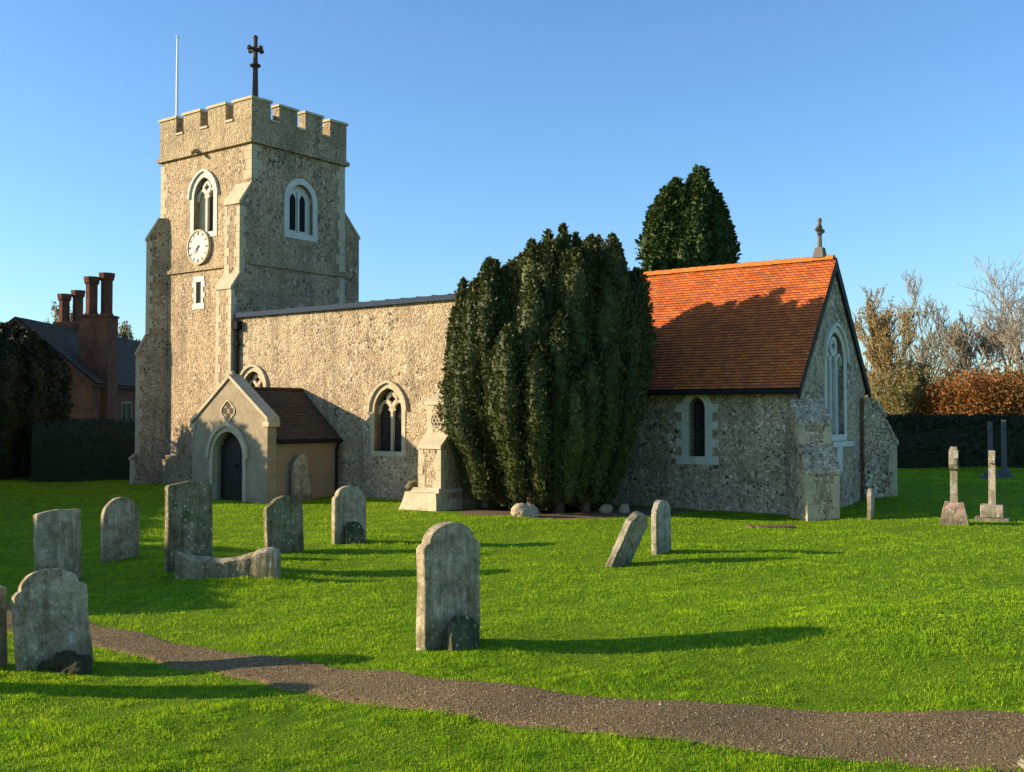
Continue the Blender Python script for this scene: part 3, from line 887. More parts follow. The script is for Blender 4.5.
# eaves / lead roof, low pitch
bm = bmesh.new()
mid = (NY0 + NY1) / 2
pts = [(NX0 + .02, NY0 - .12, ZN + .03), (NX0 + .02, NY0 - .12, ZN + .12), (NX0 + .02, mid, 6.42), (NX0 + .02, NY1 + .12, ZN + .12), (NX0 + .02, NY1 + .12, ZN + .03)]
prism(bm, pts, (NX1 - NX0 + .1, 0, 0))
roof = obj('nave_roof', bm, M_lead, church)
bm = bmesh.new()
for k in range(18):   # standing lead rolls
    x = NX0 + .3 + k * .62
    for sg, ya in ((1, NY0 - .12), (-1, NY1 + .12)):
        tube(bm, [(x, ya, ZN + .135), (x, mid, 6.44)], .03, 6)
tube(bm, [(NX0 + .05, mid, 6.44), (NX1 + .1, mid, 6.44)], .06, 8)
obj('lead_rolls', bm, M_lead, roof, smooth=True)
bm = bmesh.new()
bx(bm, NX0 + .05, NX1 + .05, NY0 - .15, NY0 - .122, ZN - .02, ZN + .135)
obj('eaves_board', bm, M_gut, roof)
# nave gutter brackets row of small pale clips, down pipe
bm = bmesh.new()
xx = NX0 + .12
tube(bm, [(xx, NY0 - .10, .2), (xx, NY0 - .10, ZN - .25)], .055, 8)
bx(bm, xx - .17, xx + .15, NY0 - .22, NY0 - .01, ZN - .42, ZN - .14)
for z in (1.6, 3.4, 5.0): bx(bm, xx - .09, xx + .09, NY0 - .17, NY0 - .004, z, z + .06)
obj('drainpipe', bm, M_black, church)
# nave SE buttress with the carved stone
bnv = buttress([(-.4, 1.78), (1.75, 1.78), (2.10, 1.42), (2.95, 1.42), (3.75, .0)], 0.80, (NX1 - .62, NY0), (0, -1), (1, 0), mat=M_flint, capmat=M_ash)
bm = bmesh.new()
xx = NX1 - .62
def blk(bm, x0, x1, y0, y1, z0, z1, tp=.12):
    lo_ = [(x0, y0, z0), (x1, y0, z0), (x1, y1, z0), (x0, y1, z0)]; hi_ = [(x0 + tp, y0 + tp, z1), (x1 - tp, y0 + tp, z1), (x1 - tp, y1, z1), (x0 + tp, y1, z1)]
    A = [bm.verts.new(p_) for p_ in lo_]; B = [bm.verts.new(p_) for p_ in hi_]
    bm.faces.new(A); bm.faces.new(B)
    for i in range(4): bm.faces.new((A[i], A[(i + 1) % 4], B[(i + 1) % 4], B[i]))
blk(bm, xx - 1.0, xx + .56, NY0 - 2.12, NY0 - .9, -.3, .50, .22)
blk(bm, xx - .58, xx + .46, NY0 - 1.92, NY0 - .9, .504, .62, .08)
bmesh.ops.subdivide_edges(bm, edges=bm.edges[:], cuts=3, use_grid_fill=True)
for v_ in bm.verts:
    v_.co += Vector(mnoise.noise_vector(v_.co * 4)) * .035
obj('buttress_plinth', bm, M_ash, church)
bm = bmesh.new()
zc = 2.45; yf = NY0 - 1.43
sg = 24
for k in range(6):
    a = 2 * math.pi * k / 6
    cxk, czk = xx + .12 * math.cos(a), zc + .12 * math.sin(a)
    f = lambda r: [(cxk + r * math.cos(2 * math.pi * j / 10), yf - .03, czk + r * math.sin(2 * math.pi * j / 10)) for j in range(10)]
    ringp(bm, f(.085), f(.05), (0, .04, 0))
f = lambda r: [(xx + r * math.cos(2 * math.pi * j / sg), yf - .045, zc + r * math.sin(2 * math.pi * j / sg)) for j in range(sg)]
ringp(bm, f(.25), f(.215), (0, .055, 0))
obj('carved_roundel', bm, M_ash, bnv)

# ---- chancel
CX0, CX1, CY0, CY1 = -8.3, -0.12, 0.0, 5.0
ZE, ZR = 3.42, 7.02
bm = bmesh.new()
pts = [(CX0, CY0, -.5), (CX0, CY1, -.5), (CX0, CY1, ZE - .05), (CX0, 2.5, ZR - .12), (CX0, CY0, ZE - .05)]
prism(bm, pts, (CX1 - CX0, 0, 0))
chancel = obj('chancel_wall', bm, M_flint_c, church)
PC = faceS(CY0); PCE = faceE(CX1)
boolean_cut(chancel, [cut_arch(PC, .50, 1.45, 2.78, 3.10, -3.13, .34), cut_arch(PCE, 1.35, 2.05, 4.1, 4.92, 2.5, .20)])
window(PC, -3.13, .50, 1.45, 2.78, 3.10, ft=.22, depth=.3, lights=1, quoin=True, fmat=M_clunch, name='lancet_window')
window(PCE, 2.5, 1.35, 2.05, 4.1, 4.92, ft=.18, depth=.14, tdepth=.04, hood=True, fmat=M_clunch, glass=M_glass_e, lights=3)
def courses(bm, uvl, x0, x1, ridge, eave, gauge=0.10, tilt=.014):
    """tile courses from eave (y,z) up to ridge (y,z)"""
    d = Vector((ridge[0] - eave[0], ridge[1] - eave[1])); L = d.length; d.normalize()
    nr = Vector((-d.y, d.x));
    if nr.y < 0: nr = -nr
    k = int(L / gauge)
    nseg = max(2, int((x1 - x0) / .5))
    for i in range(k + 1):
        s0 = i * gauge; s1 = min(L, s0 + gauge + .03)
        row = []
        for j in range(nseg + 1):
            x = x0 + (x1 - x0) * j / nseg
            w_ = .018 * mnoise.noise(Vector((x * .9, s0 * .8, 3))) + .006 * mnoise.noise(Vector((x * 6, s0 * 9, 7)))
            a = Vector(eave) + d * s0 + nr * (tilt + .012 + w_); b = Vector(eave) + d * s1 + nr * (w_)
            c = Vector(eave) + d * s0 + nr * (w_ - .006)
            row.append((bm.verts.new((x, a.x, a.y)), bm.verts.new((x, b.x, b.y)), bm.verts.new((x, c.x, c.y)), x))
        for j in range(nseg):
            p0, p1 = row[j], row[j + 1]
            f = bm.faces.new((p0[0], p1[0], p1[1], p0[1]))
            for lp, (uu, vv) in zip(f.loops, ((p0[3], s0), (p1[3], s0), (p1[3], s0 + gauge * .98), (p0[3], s0 + gauge * .98))): lp[uvl].uv = (uu, vv + .0005)
            f = bm.faces.new((p0[2], p1[2], p1[0], p0[0]))
            for lp, (uu, vv) in zip(f.loops, ((p0[3], s0), (p1[3], s0), (p1[3], s0 + .003), (p0[3], s0 + .003))): lp[uvl].uv = (uu, vv)
def tiled(name, x0, x1, ridge, eS, eN, mat, parent):
    bm = bmesh.new(); uvl = bm.loops.layers.uv.new('UVMap')
    courses(bm, uvl, x0, x1, ridge, eS)
    courses(bm, uvl, x0, x1, ridge, eN)
    # roof body under the tiles
    t_ = .10
    pts = [(x0 + .01, eS[0] + .02, eS[1] - .02), (x0 + .01, ridge[0], ridge[1] - .02), (x0 + .01, eN[0] - .02 if eN[0] > ridge[0] else eN[0] + .02, eN[1] - .02), (x0 + .01, eN[0] - .06, eN[1] - t_), (x0 + .01, ridge[0], ridge[1] - .02 - t_ * 1.6), (x0 + .01, eS[0] + .06, eS[1] - t_)]
    prism(bm, pts, (x1 - x0 - .02, 0, 0))
    me = bpy.data.meshes.new(name); bm.to_mesh(me); bm.free()
    return link_mesh(name, me, parent, (mat,))
VX = .08
croof = tiled('chancel_roof', CX0 - .5, CX1 + VX, (2.5, ZR), (-.30, 3.30), (5.30, 3.30), M_tile, church)
bm = bmesh.new()
x = CX0 - .5
while x < CX1 + VX - .28:   # ridge tiles
    L = .30
    dz = random.uniform(-.006, .006)
    for j in range(1):
        seg = 8
        A = [bm.verts.new((x, 2.5 + .15 * math.cos(math.pi * k / seg), ZR - .05 + dz + .15 * math.sin(math.pi * k / seg))) for k in range(seg + 1)]
        B = [bm.verts.new((x + L - .012, 2.5 + .14 * math.cos(math.pi * k / seg), ZR - .055 + dz + .14 * math.sin(math.pi * k / seg))) for k in range(seg + 1)]
        for k in range(seg): bm.faces.new((A[k], A[k + 1], B[k + 1], B[k]))
        bm.faces.new(A); bm.faces.new(B[::-1])
    x += L
obj('ridge_tiles', bm, M_ridge, croof)
bm = bmesh.new()   # bargeboards on east verge
for eY in (-.30, 5.30):
    sg_ = 1 if eY > 2.5 else -1
    pts = [(CX1 + VX - .05, 2.5, ZR - .02), (CX1 + VX - .05, eY, 3.27), (CX1 + VX - .05, eY, 3.02), (CX1 + VX - .05, 2.5, ZR - .36)]
    prism(bm, pts, (.055, 0, 0))
obj('bargeboard', bm, M_barge, croof)
bm = bmesh.new()
bx(bm, CX0 + .0, CX1 + .1, -.34, -.24, 3.17, 3.27)
tube(bm, [(CX0, -.38, 3.22), (CX1 + .1, -.38, 3.20)], .055, 8)
obj('gutter', bm, M_black, croof)
# ridge cross
bm = bmesh.new(); X = -.53
blk(bm, X - .16, X + .16, 2.34, 2.66, ZR + .02, ZR + .32, .06)
tube(bm, [(X, 2.5, ZR + .3), (X, 2.5, ZR + 1.12)], [.07, .05], 8)
tube(bm, [(X, 2.28, ZR + .82), (X, 2.72, ZR + .82)], .055, 8)
f = lambda r: [(X - .03, 2.5 + r * math.cos(2 * math.pi * j / 20), ZR + .82 + r * math.sin(2 * math.pi * j / 20)) for j in range(20)]
ringp(bm, f(.17), f(.12), (.06, 0, 0))
for dy, dz in ((.22, .82), (-.22, .82), (0, 1.1)):
    bmesh.ops.create_icosphere(bm, subdivisions=1, radius=.075, matrix=Matrix.Translation((X, 2.5 + dy, ZR + dz)))
obj('ridge_cross', bm, M_louvre, croof)
# buttresses of chancel (diagonal)
d1 = Vector((1, -1)).normalized(); s1_ = Vector((1, 1)).normalized()
buttress([(-.4, 1.03), (1.18, 1.03), (1.85, .60), (2.40, .60), (3.0, .0)], .84, (0, 0), (d1.x, d1.y), (s1_.x, s1_.y), mat=M_flint_c, capmat=M_flint_c)
d2 = Vector((1, 1)).normalized(); s2_ = Vector((1, -1)).normalized()
buttress([(-.4, .71), (1.80, .71), (2.45, .37), (2.62, .37), (3.1, .0)], .80, (-.05, 5.0), (d2.x, d2.y), (s2_.x, s2_.y), mat=M_flint_c, capmat=M_flint_c)
# east window corbel / statue niche pier under the sill
bm = bmesh.new()
bx(bm, .002, .12, 1.70, 3.30, 1.72, 1.86)
blk(bm, .004, .14, 1.9, 2.3, 1.0, 1.716, -.02)
obj('window_sill', bm, M_clunch, church)

# ---- porch
QX0, QX1, QY0, QY1 = -17.35, -14.0, -6.1, NY0 - .003
pm_ = (QX0 + QX1) / 2
bm = bmesh.new()
gt = .34
pts = [(QX0 - .12, QY0, -.4), (QX1 + .06, QY0, -.4), (QX1 + .06, QY0, 2.44), (pm_, QY0, 3.72), (QX0 - .12, QY0, 2.36)]
prism(bm, pts, (0, gt, 0))
porch = obj('porch_front', bm, M_porch, church)
PP_ = faceS(QY0)
dcx = -15.74
boolean_cut(porch, [lambda bm: prism(bm, map2(PP_, arch(1.42, -.5, 1.35, 2.10, 0, cx=dcx), .1), (0, .8, 0))])
bm = bmesh.new()
bx(bm, QX1 - .3, QX1, QY0 + gt + .002, QY1, -.4, 1.95)
bx(bm, QX0, QX0 + .3, QY0 + gt + .002, QY1, -.4, 1.95)
obj('porch_side_wall', bm, M_render, church)
bm = bmesh.new()
i_ = arch(1.42, 0, 1.35, 2.10, -.001, cx=dcx); o_ = arch(1.42, 0, 1.35, 2.10, .15, cx=dcx)
i_[0] = (i_[0][0], -.3); i_[-1] = (i_[-1][0], -.3); o_[0] = (o_[0][0], -.3); o_[-1] = (o_[-1][0], -.3)
ringp(bm, map2(PP_, o_, .03), map2(PP_, i_, .03), (0, .20, 0), closed=False)
o1 = arch(1.42, 1.3, 1.3, 2.10, .27, cx=dcx)[1:-1]; o2 = arch(1.42, 1.3, 1.3, 2.10, .155, cx=dcx)[1:-1]
ringp(bm, map2(PP_, o1, .09), map2(PP_, o2, .09), (0, .085, 0), closed=False)
obj('door_arch', bm, M_ash, porch)
bm = bmesh.new()
for k in range(9):
    x0 = dcx - .70 + k * .156
    hx = min(abs(x0 + .078 - dcx), .7)
    top = 1.35 + .72 * math.sqrt(max(0, 1 - (hx / .72) ** 1.6))
    bx(bm, x0 + .006, x0 + .150, QY0 + .28, QY0 + .32, .03, top)
bx(bm, dcx - .70, dcx + .70, QY0 + .322, QY0 + .36, .25, .40); bx(bm, dcx - .70, dcx + .70, QY0 + .322, QY0 + .36, 1.15, 1.30)
dr = obj('door', bm, M_door, church)
bm = bmesh.new()
f = lambda r: [(dcx + .1 + r * math.cos(2 * math.pi * j / 16), QY0 + .25, 1.05 + r * math.sin(2 * math.pi * j / 16)) for j in range(16)]
ringp(bm, f(.06), f(.042), (0, .02, 0))
obj('door_handle', bm, M_black, dr)
# quatrefoil over the arch: flat dark lobes stand for shade in its hollows
bm = bmesh.new(); qz = 2.72
for k in range(4):
    a = math.pi / 2 * k
    c_ = (dcx + .155 * math.cos(a), qz + .155 * math.sin(a))
    prism(bm, [(c_[0] + .10 * math.cos(t_), QY0 - .006, c_[1] + .10 * math.sin(t_)) for t_ in np.linspace(0, 2 * math.pi, 13)[:-1]], (0, .02, 0))
qf = obj('quatrefoil_shade_lobes', bm, M_hollow_shade, porch)
bm = bmesh.new()
f = lambda r: [(dcx + r * math.cos(t_) * (1 + .10 * math.cos(4 * t_)), QY0 - .03, qz + r * math.sin(t_) * (1 + .10 * math.cos(4 * t_))) for t_ in np.linspace(0, 2 * math.pi, 33)[:-1]]
ringp(bm, f(.31), f(.27), (0, .045, 0))
obj('quatrefoil_frame', bm, M_ash, porch)
# gable coping with kneelers
bm = bmesh.new()
for xe, ze, sg_ in ((QX1 + .06, 2.44, 1), (QX0 - .12, 2.36, -1)):
    pts = [(pm_, QY0 - .06, 3.72 + .0), (pm_, QY0 - .06, 3.72 + .12), (xe + sg_ * .06, QY0 - .06, ze + .09), (xe + sg_ * .06, QY0 - .06, ze - .03)]
    prism(bm, pts, (0, gt + .12, 0))
    kx0, kx1 = sorted((xe - sg_ * .16, xe + sg_ * .1))
    bx(bm, kx0, kx1, QY0 - .05, QY0 + gt + .05, ze - .18, ze - .032)
bmesh.ops.create_icosphere(bm, subdivisions=1, radius=.09, matrix=Matrix.Translation((pm_, QY0 + .1, 3.86)))
obj('gable_coping', bm, M_ash, porch)
# porch roof : ridge runs along local y ; build by rotating the tiler (x<->y)
bm = bmesh.new(); uvl = bm.loops.layers.uv.new('UVMap')
rz_, ez_ = 3.40, 1.86
courses(bm, uvl, QY0 + gt + .01, QY1, (pm_, rz_), (QX1 + .14, ez_), tilt=.012)
courses(bm, uvl, QY0 + gt + .01, QY1, (pm_, rz_), (QX0 - .22, ez_), tilt=.012)
pts = [(QY0 + gt + .02, QX1 + .12, ez_ - .03), (QY0 + gt + .02, pm_, rz_ - .03), (QY0 + gt + .02, QX0 - .2, ez_ - .03), (QY0 + gt + .02, QX0 - .16, ez_ - .12), (QY0 + gt + .02, QX1 + .08, ez_ - .12)]
prism(bm, pts, (QY1 - QY0 - gt - .03, 0, 0))
for v_ in bm.verts: v_.co = Vector((v_.co.y, v_.co.x, v_.co.z))
seg = 6
me = bpy.data.meshes.new('porch_roof'); bmesh.ops.recalc_face_normals(bm, faces=bm.faces); bm.to_mesh(me); bm.free()
proof = link_mesh('porch_roof', me, church, (M_tile_b,))
bm = bmesh.new(); tube(bm, [(pm_, QY0 + gt + .01, rz_ + .0), (pm_, QY1, rz_ + .0)], .075, 8); obj('ridge_tiles', bm, M_tile_b, proof, smooth=True)
bm = bmesh.new()
tube(bm, [(QX1 + .18, QY0 + gt + .05, ez_ - .06), (QX1 + .18, QY1 + .0, ez_ - .06)], .05, 8)
tube(bm, [(QX1 + .18, QY1 - .12, ez_ - .06), (QX1 + .06, QY1 - .12, ez_ - .35), (QX1 + .06, QY1 - .12, 0)], .04, 8)
obj('gutter', bm, M_black, proof)

# ------------------------------------------------------------------ gravestones
def outline(shape, w, h):
    a = w / 2; P = []
    N = 12
    if shape == 'round':
        r = a; P = [(-a, 0), (-a, h - r)] + [(r * math.cos(t_), h - r + r * math.sin(t_)) for t_ in np.linspace(math.pi, 0, 17)[1:-1]] + [(a, h - r), (a, 0)]
    elif shape == 'segment':
        r_ = a * .45; P = [(-a, 0), (-a, h - r_)] + [(a * math.cos(t_), h - r_ + r_ * math.sin(t_)) for t_ in np.linspace(math.pi, 0, 17)[1:-1]] + [(a, h - r_), (a, 0)]
    elif shape == 'shoulder':
        s_ = a * .2; r = a - s_; k = r * .62
        P = [(-a, 0), (-a, h - k - .05), (-a + s_ * .5, h - k - .012), (-a + s_, h - k)] + [(r * math.cos(t_), h - k + k * math.sin(t_)) for t_ in np.linspace(math.pi, 0, 17)[1:-1]] + [(a - s_, h - k), (a - s_ * .5, h - k - .012), (a, h - k - .05), (a, 0)]
    elif shape == 'ogee':
        L = [(-a, 0), (-a, h * .80), (-a * .93, h * .84), (-a * .80, h * .855), (-a * .68, h * .88), (-a * .52, h * .935), (-a * .3, h * .975), (0, h)]
        P = L + [(-x_, z_) for x_, z_ in L[:-1]][::-1]
    elif shape == 'flat':
        L = [(-a, 0), (-a, h * .955), (-a * .9, h * .97), (-a * .5, h * .985), (0, h)]
        P = L + [(-x_, z_) for x_, z_ in L[:-1]][::-1]
    elif shape == 'gothic':
        P = [(s_, z_) for s_, z_ in arch(w, 0, h - w * .75, h, 0, 9)]
    P[0] = (P[0][0], -.25); P[-1] = (P[-1][0], -.25)
    return P
def headstone(x, y, w, h, t, shape, yaw, label, mat=None, lean=0, back=0, name='headstone', group='old headstones in the churchyard', cat='gravestone', rough=.012):
    bm = bmesh.new()
    P = outline(shape, w, h)
    prism(bm, [(s_, -t / 2, z_) for s_, z_ in P], (0, t, 0))
    bmesh.ops.recalc_face_normals(bm, faces=bm.faces)
    big = [e for e in bm.edges if len(e.link_faces) == 2 and e.calc_face_angle(0) > .6]
    bmesh.ops.bevel(bm, geom=big, offset=.014, segments=2, affect='EDGES', profile=.6)
    bmesh.ops.triangulate(bm, faces=[f for f in bm.faces if len(f.verts) > 4])
    bmesh.ops.subdivide_edges(bm, edges=[e for e in bm.edges if e.calc_length() > .12], cuts=2)
    sd_ = random.random() * 50
    for v_ in bm.verts:
        nv = mnoise.noise_vector(v_.co * 3.5 + Vector((sd_, 0, 0))); n2 = mnoise.noise_vector(v_.co * 13 + Vector((sd_, 5, 0)))
        v_.co += Vector(nv) * rough + Vector(n2) * rough * .45
    o = obj(name, bm, mat or M_grave_a, loc=(x, y, gh(x, y)))
    o.rotation_euler = Matrix.Rotation(R(yaw), 3, 'Z').to_4x4().to_euler()
    m3 = Matrix.Rotation(R(yaw), 3, 'Z') @ Matrix.Rotation(R(lean), 3, 'Y') @ Matrix.Rotation(R(back), 3, 'X')
    o.rotation_euler = m3.to_euler()
    tag(o, label, cat, group)
    return o
GB = 'old headstones in the churchyard'
headstone(-.70, 11.85, .84, 1.36, .14, 'shoulder', 47, 'tall grey shouldered headstone standing alone mid lawn, just above the path')
headstone(-4.76, 11.15, .74, 1.0, .12, 'shoulder', 42, 'broad rough lichen blotched headstone leaning by the left end of the path', lean=-3, back=-7, rough=.022)
headstone(-7.20, 16.96, .72, 1.14, .12, 'flat', 50, 'dark grey nearly flat topped headstone just behind the rough leaning stone', mat=M_grave_a, lean=-2)
headstone(-7.00, 19.06, .70, 1.10, .10, 'round', 50, 'smooth blue grey headstone with fully rounded top, left of the tallest one')
headstone(-5.32, 17.60, .80, 1.45, .12, 'flat', 45, 'tallest greenish headstone with slightly peaked top, standing at one end of the low stone kerb', mat=M_grave_g, lean=-1)
headstone(-4.30, 20.17, .80, 1.08, .12, 'ogee', 45, 'dark mossy headstone with shaped shoulders in front of the porch side wall', mat=M_grave_g, lean=-2)
headstone(-3.30, 21.59, .78, 1.14, .12, 'shoulder', 45, 'grey round headed headstone with small dark stone at its foot, right of porch')
headstone(-6.33, 32.0, .66, 1.42, .10, 'gothic', 45, 'pale headstone with narrow pointed top standing close against the porch side wall', mat=M_grave_p)
headstone(1.88, 18.95, .56, 1.04, .13, 'shoulder', 50, 'pale narrow headstone tilted sharply to the right on the open lawn', mat=M_grave_p, lean=9, back=22)
headstone(2.80, 20.03, .54, .98, .12, 'shoulder', 52, 'upright narrow headstone beside the sharply tilted one on the open lawn', mat=M_grave_p)
headstone(8.92, 26.5, .50, .75, .10, 'round', 62, 'small thin headstone lit along its edge beside the red roofed chancel corner buttress', mat=M_grave_p)
headstone(-5.50, 11.05, .52, .84, .12, 'flat', 45, 'plain grey headstone cut off by the left edge of the picture', lean=-1)
headstone(-6.35, 10.1, .5, 1.3, .14, 'round', 60, 'narrow grey headstone nearest the viewer, just beyond the left side of the picture')
# foot stones
def footstone(x, y, w, h, t, yaw, label, mat=M_moss, back=0):
    return headstone(x, y, w, h, t, 'round', yaw, label, mat, 0, back, 'footstone', 'small footstones in front of headstones', 'footstone', .02)
footstone(-.52, 11.66, .44, .36, .07, 47, 'small dark mossy round footstone against the tall middle headstone', back=-8)
footstone(-3.16, 21.43, .42, .44, .07, 45, 'small dark round footstone against the grey headstone right of the porch', back=-6)
# mossy mound at the leaning stone
def rock(name, x, y, z, sx, sy, sz, label, cat, mat, group=None, seed=0, rzz=0.0, amp=.25):
    bm = bmesh.new()
    bmesh.ops.create_icosphere(bm, subdivisions=4, radius=1)
    for v_ in bm.verts:
        d_ = 1 + amp * .25 * mnoise.noise(v_.co * 9) + amp * mnoise.noise(v_.co * 1.3 + Vector((seed * 7.1, 0, 0))) + amp * .4 * mnoise.noise(v_.co * 4 + Vector((seed * 3.1, 0, 0)))
        v_.co = Vector((v_.co.x * sx, v_.co.y * sy, v_.co.z * sz)) * d_
    o = obj(name, bm, mat, loc=(x, y, gh(x, y) + z)); o.rotation_euler.z = rzz
    return tag(o, label, cat, group)
rock('moss_mound', -4.58, 11.0, -.04, .28, .18, .22, 'dark mossy lump of earth at the foot of the rough leaning headstone', 'mound', M_mound, seed=2, amp=.5)
rock('rock', .33, 26.75, .08, .34, .24, .26, 'pale angular boulder on the lawn at the front foot of the big yew', 'boulder', M_rockp, seed=3)
rock('rock', 2.45, 27.9, .08, .16, .12, .17, 'small pale stone under the big yew, left of the two', 'boulder', M_rockp, 'small stones under the yew', 4)
rock('rock', 2.95, 27.9, .08, .14, .12, .18, 'small pale stone under the big yew, right of the two', 'boulder', M_rockp, 'small stones under the yew', 5)
rock('rubble_lump', -2.75, 29.35, .62, .17, .14, .14, 'rough dark lump of stone lying on the plinth of the lit nave buttress', 'stone', M_grave_g, None, 6)
# low kerb / body stone
bm = bmesh.new()
L_b = 1.62; Nn = 20
prof = [(-.11, -.2), (-.11, .30), (-.04, .36), (.04, .36), (.11, .30), (.11, -.2)]
prev = None
for i in range(Nn + 1):
    s_ = i / Nn; x = (s_ - .5) * L_b
    dip = -.10 * math.sin(math.pi * min(1, s_ / .78)) if s_ < .78 else .03 + .04 * math.sin((s_ - .78) / .22 * math.pi)
    ring_ = [bm.verts.new((x, y_ * (1.1 if s_ < .8 else 1.25), (z_ + dip if z_ > 0 else z_))) for y_, z_ in prof]
    if prev:
        for k in range(len(prof)): bm.faces.new((prev[k], prev[(k + 1) % len(prof)], ring_[(k + 1) % len(prof)], ring_[k]))
    else: bm.faces.new(ring_)
    prev = ring_
bm.faces.new(prev[::-1])
for v_ in bm.verts: v_.co += Vector(mnoise.noise_vector(v_.co * 6)) * .022
o = obj('grave_kerb', bm, M_grave_a, loc=(-4.48, 16.85, gh(-4.5, 16.85) + .04)); o.rotation_euler.z = R(-3)
tag(o, 'low rough grey kerb with dipped top at the foot of the tallest headstone', 'grave kerb')
# flat ledgers
def ledger(x, y, w, l, rz, label, mat, z=.03):
    bm = bmesh.new(); bx(bm, -w / 2, w / 2, -l / 2, l / 2, -.1, z)
    bmesh.ops.bevel(bm, geom=bm.edges[:], offset=.02, segments=2, affect='EDGES')
    o = obj('ledger_stone', bm, mat, loc=(x, y, gh(x, y))); o.rotation_euler.z = R(rz)
    return tag(o, label, 'grave slab')
ledger(6.0, 24.75, 1.1, .45, 8, 'small brown slab lying flush in the grass in front of the chancel wall', M_soil, .035)
ledger(4.15, 7.78, .75, .5, 12, 'pale flat slab beside the path in the bottom right corner', M_grave_p, .07)

# cross monuments
def cross_mon(x, y, label, h, baseh, bw, yaw, lean, wheel, mat, steps=0, arm=.27):
    t_ = thing('grave_cross', label, 'stone cross', (x, y, gh(x, y)), R(yaw), 'stone cross monuments')
    bm = bmesh.new(); z0 = -.1
    if steps:
        bx(bm, -bw * .85, bw * .85, -bw * .75, bw * .75, -.1, .09); z0 = .092
        bx(bm, -bw * .5, bw * .5, -bw * .5, bw * .5, z0, baseh)
        bmesh.ops.bevel(bm, geom=bm.edges[:], offset=.02, segments=1, affect='EDGES')
    else:
        A = [bm.verts.new((sx_ * bw * .5, sy_ * bw * .5, z0)) for sx_, sy_ in ((-1, -1), (1, -1), (1, 1), (-1, 1))]
        B = [bm.verts.new((sx_ * bw * .30, sy_ * bw * .30, baseh)) for sx_, sy_ in ((-1, -1), (1, -1), (1, 1), (-1, 1))]
        bm.faces.new(A); bm.faces.new(B[::-1])
        for i in range(4): bm.faces.new((A[i], A[(i + 1) % 4], B[(i + 1) % 4], B[i]))
        bmesh.ops.subdivide_edges(bm, edges=bm.edges[:], cuts=3, use_grid_fill=True)
        for v_ in bm.verts: v_.co += Vector(mnoise.noise_vector(v_.co * 5)) * .03
    obj('cross_base', bm, M_grave_pk if not steps else mat, t_)
    bm = bmesh.new()
    sw = .105
    # tapered shaft
    A = [(-sw, -sw * .8, baseh - .02), (sw, -sw * .8, baseh - .02), (sw, sw * .8, baseh - .02), (-sw, sw * .8, baseh - .02)]
    B = [(-sw * .75, -sw * .7, h), (sw * .75, -sw * .7, h), (sw * .75, sw * .7, h), (-sw * .75, sw * .7, h)]
    a_ = [bm.verts.new(p_) for p_ in A]; b_ = [bm.verts.new(p_) for p_ in B]
    bm.faces.new(a_); bm.faces.new(b_[::-1])
    for i in range(4): bm.faces.new((a_[i], a_[(i + 1) % 4], b_[(i + 1) % 4], b_[i]))
    zc_ = h - arm * 1.05
    bx(bm, -arm, arm, -sw * .66, sw * .66, zc_ - .075, zc_ + .075)
    if wheel:
        f = lambda r: [(r * math.cos(2 * math.pi * j / 24), -sw * .95, zc_ + r * math.sin(2 * math.pi * j / 24)) for j in range(24)]
        ringp(bm, f(arm * .85), f(arm * .58), (0, sw * 1.9, 0))
    bmesh.ops.bevel(bm, geom=[e for e in bm.edges if len(e.link_faces) == 2 and e.calc_face_angle(0) > .8], offset=.012, segments=1, affect='EDGES')
    c_ = obj('cross_shaft', bm, mat, t_)
    c_.rotation_euler = (0, R(lean), 0)
    return t_
cross_mon(10.35, 24.95, 'pale ringed stone cross on a pink tapered base, left of the two sunlit crosses', 1.80, .50, .68, 66, -2, True, M_grave_p, 0, .30)
cross_mon(11.78, 26.15, 'pale stone cross leaning right on a stepped base, right of the two sunlit crosses', 1.72, .40, .52, 64, 6, False, M_grave_p, 1, .24)
M_marb = simple('grey_marble', (.11, .11, .11), .5, .3)
cross_mon(16.4, 36.5, 'dark slender cross in deep shade by the hedge, left one of the distant pair', 1.95, .25, .4, 70, 0, False, M_marb, 1, .22)
cross_mon(17.1, 37.0, 'dark slender cross in deep shade by the hedge, right one of the distant pair', 2.0, .25, .4, 70, 0, False, M_marb, 1, .2)
headstone(18.6, 37.5, .7, 1.0, .12, 'round', 60, 'dim headstone in deep shade at the far right edge by the hedge')

# ------------------------------------------------------------------ foliage
def leaf_quads(P, N, size, rgen, up=.5, asp=.5, spread=.6):
    """P points, N outward normals -> diamond leaf sprigs pointing out/up"""
    n = len(P)
    d = N + np.array([0, 0, up]) + rgen.normal(0, spread, (n, 3))
    d /= np.linalg.norm(d, axis=1)[:, None]
    r = rgen.normal(0, 1, (n, 3)); s_ = np.cross(d, r); s_ /= np.linalg.norm(s_, axis=1)[:, None]
    L = size * rgen.uniform(.6, 1.4, n)[:, None]; W = L * asp
    a = P; b = P + d * L * .5 + s_ * W * .5; c = P + d * L; e = P + d * L * .5 - s_ * W * .5
    V = np.stack([a, b, c, e], 1).reshape(-1, 3)
    F = np.arange(n * 4).reshape(-1, 4)
    return V, F

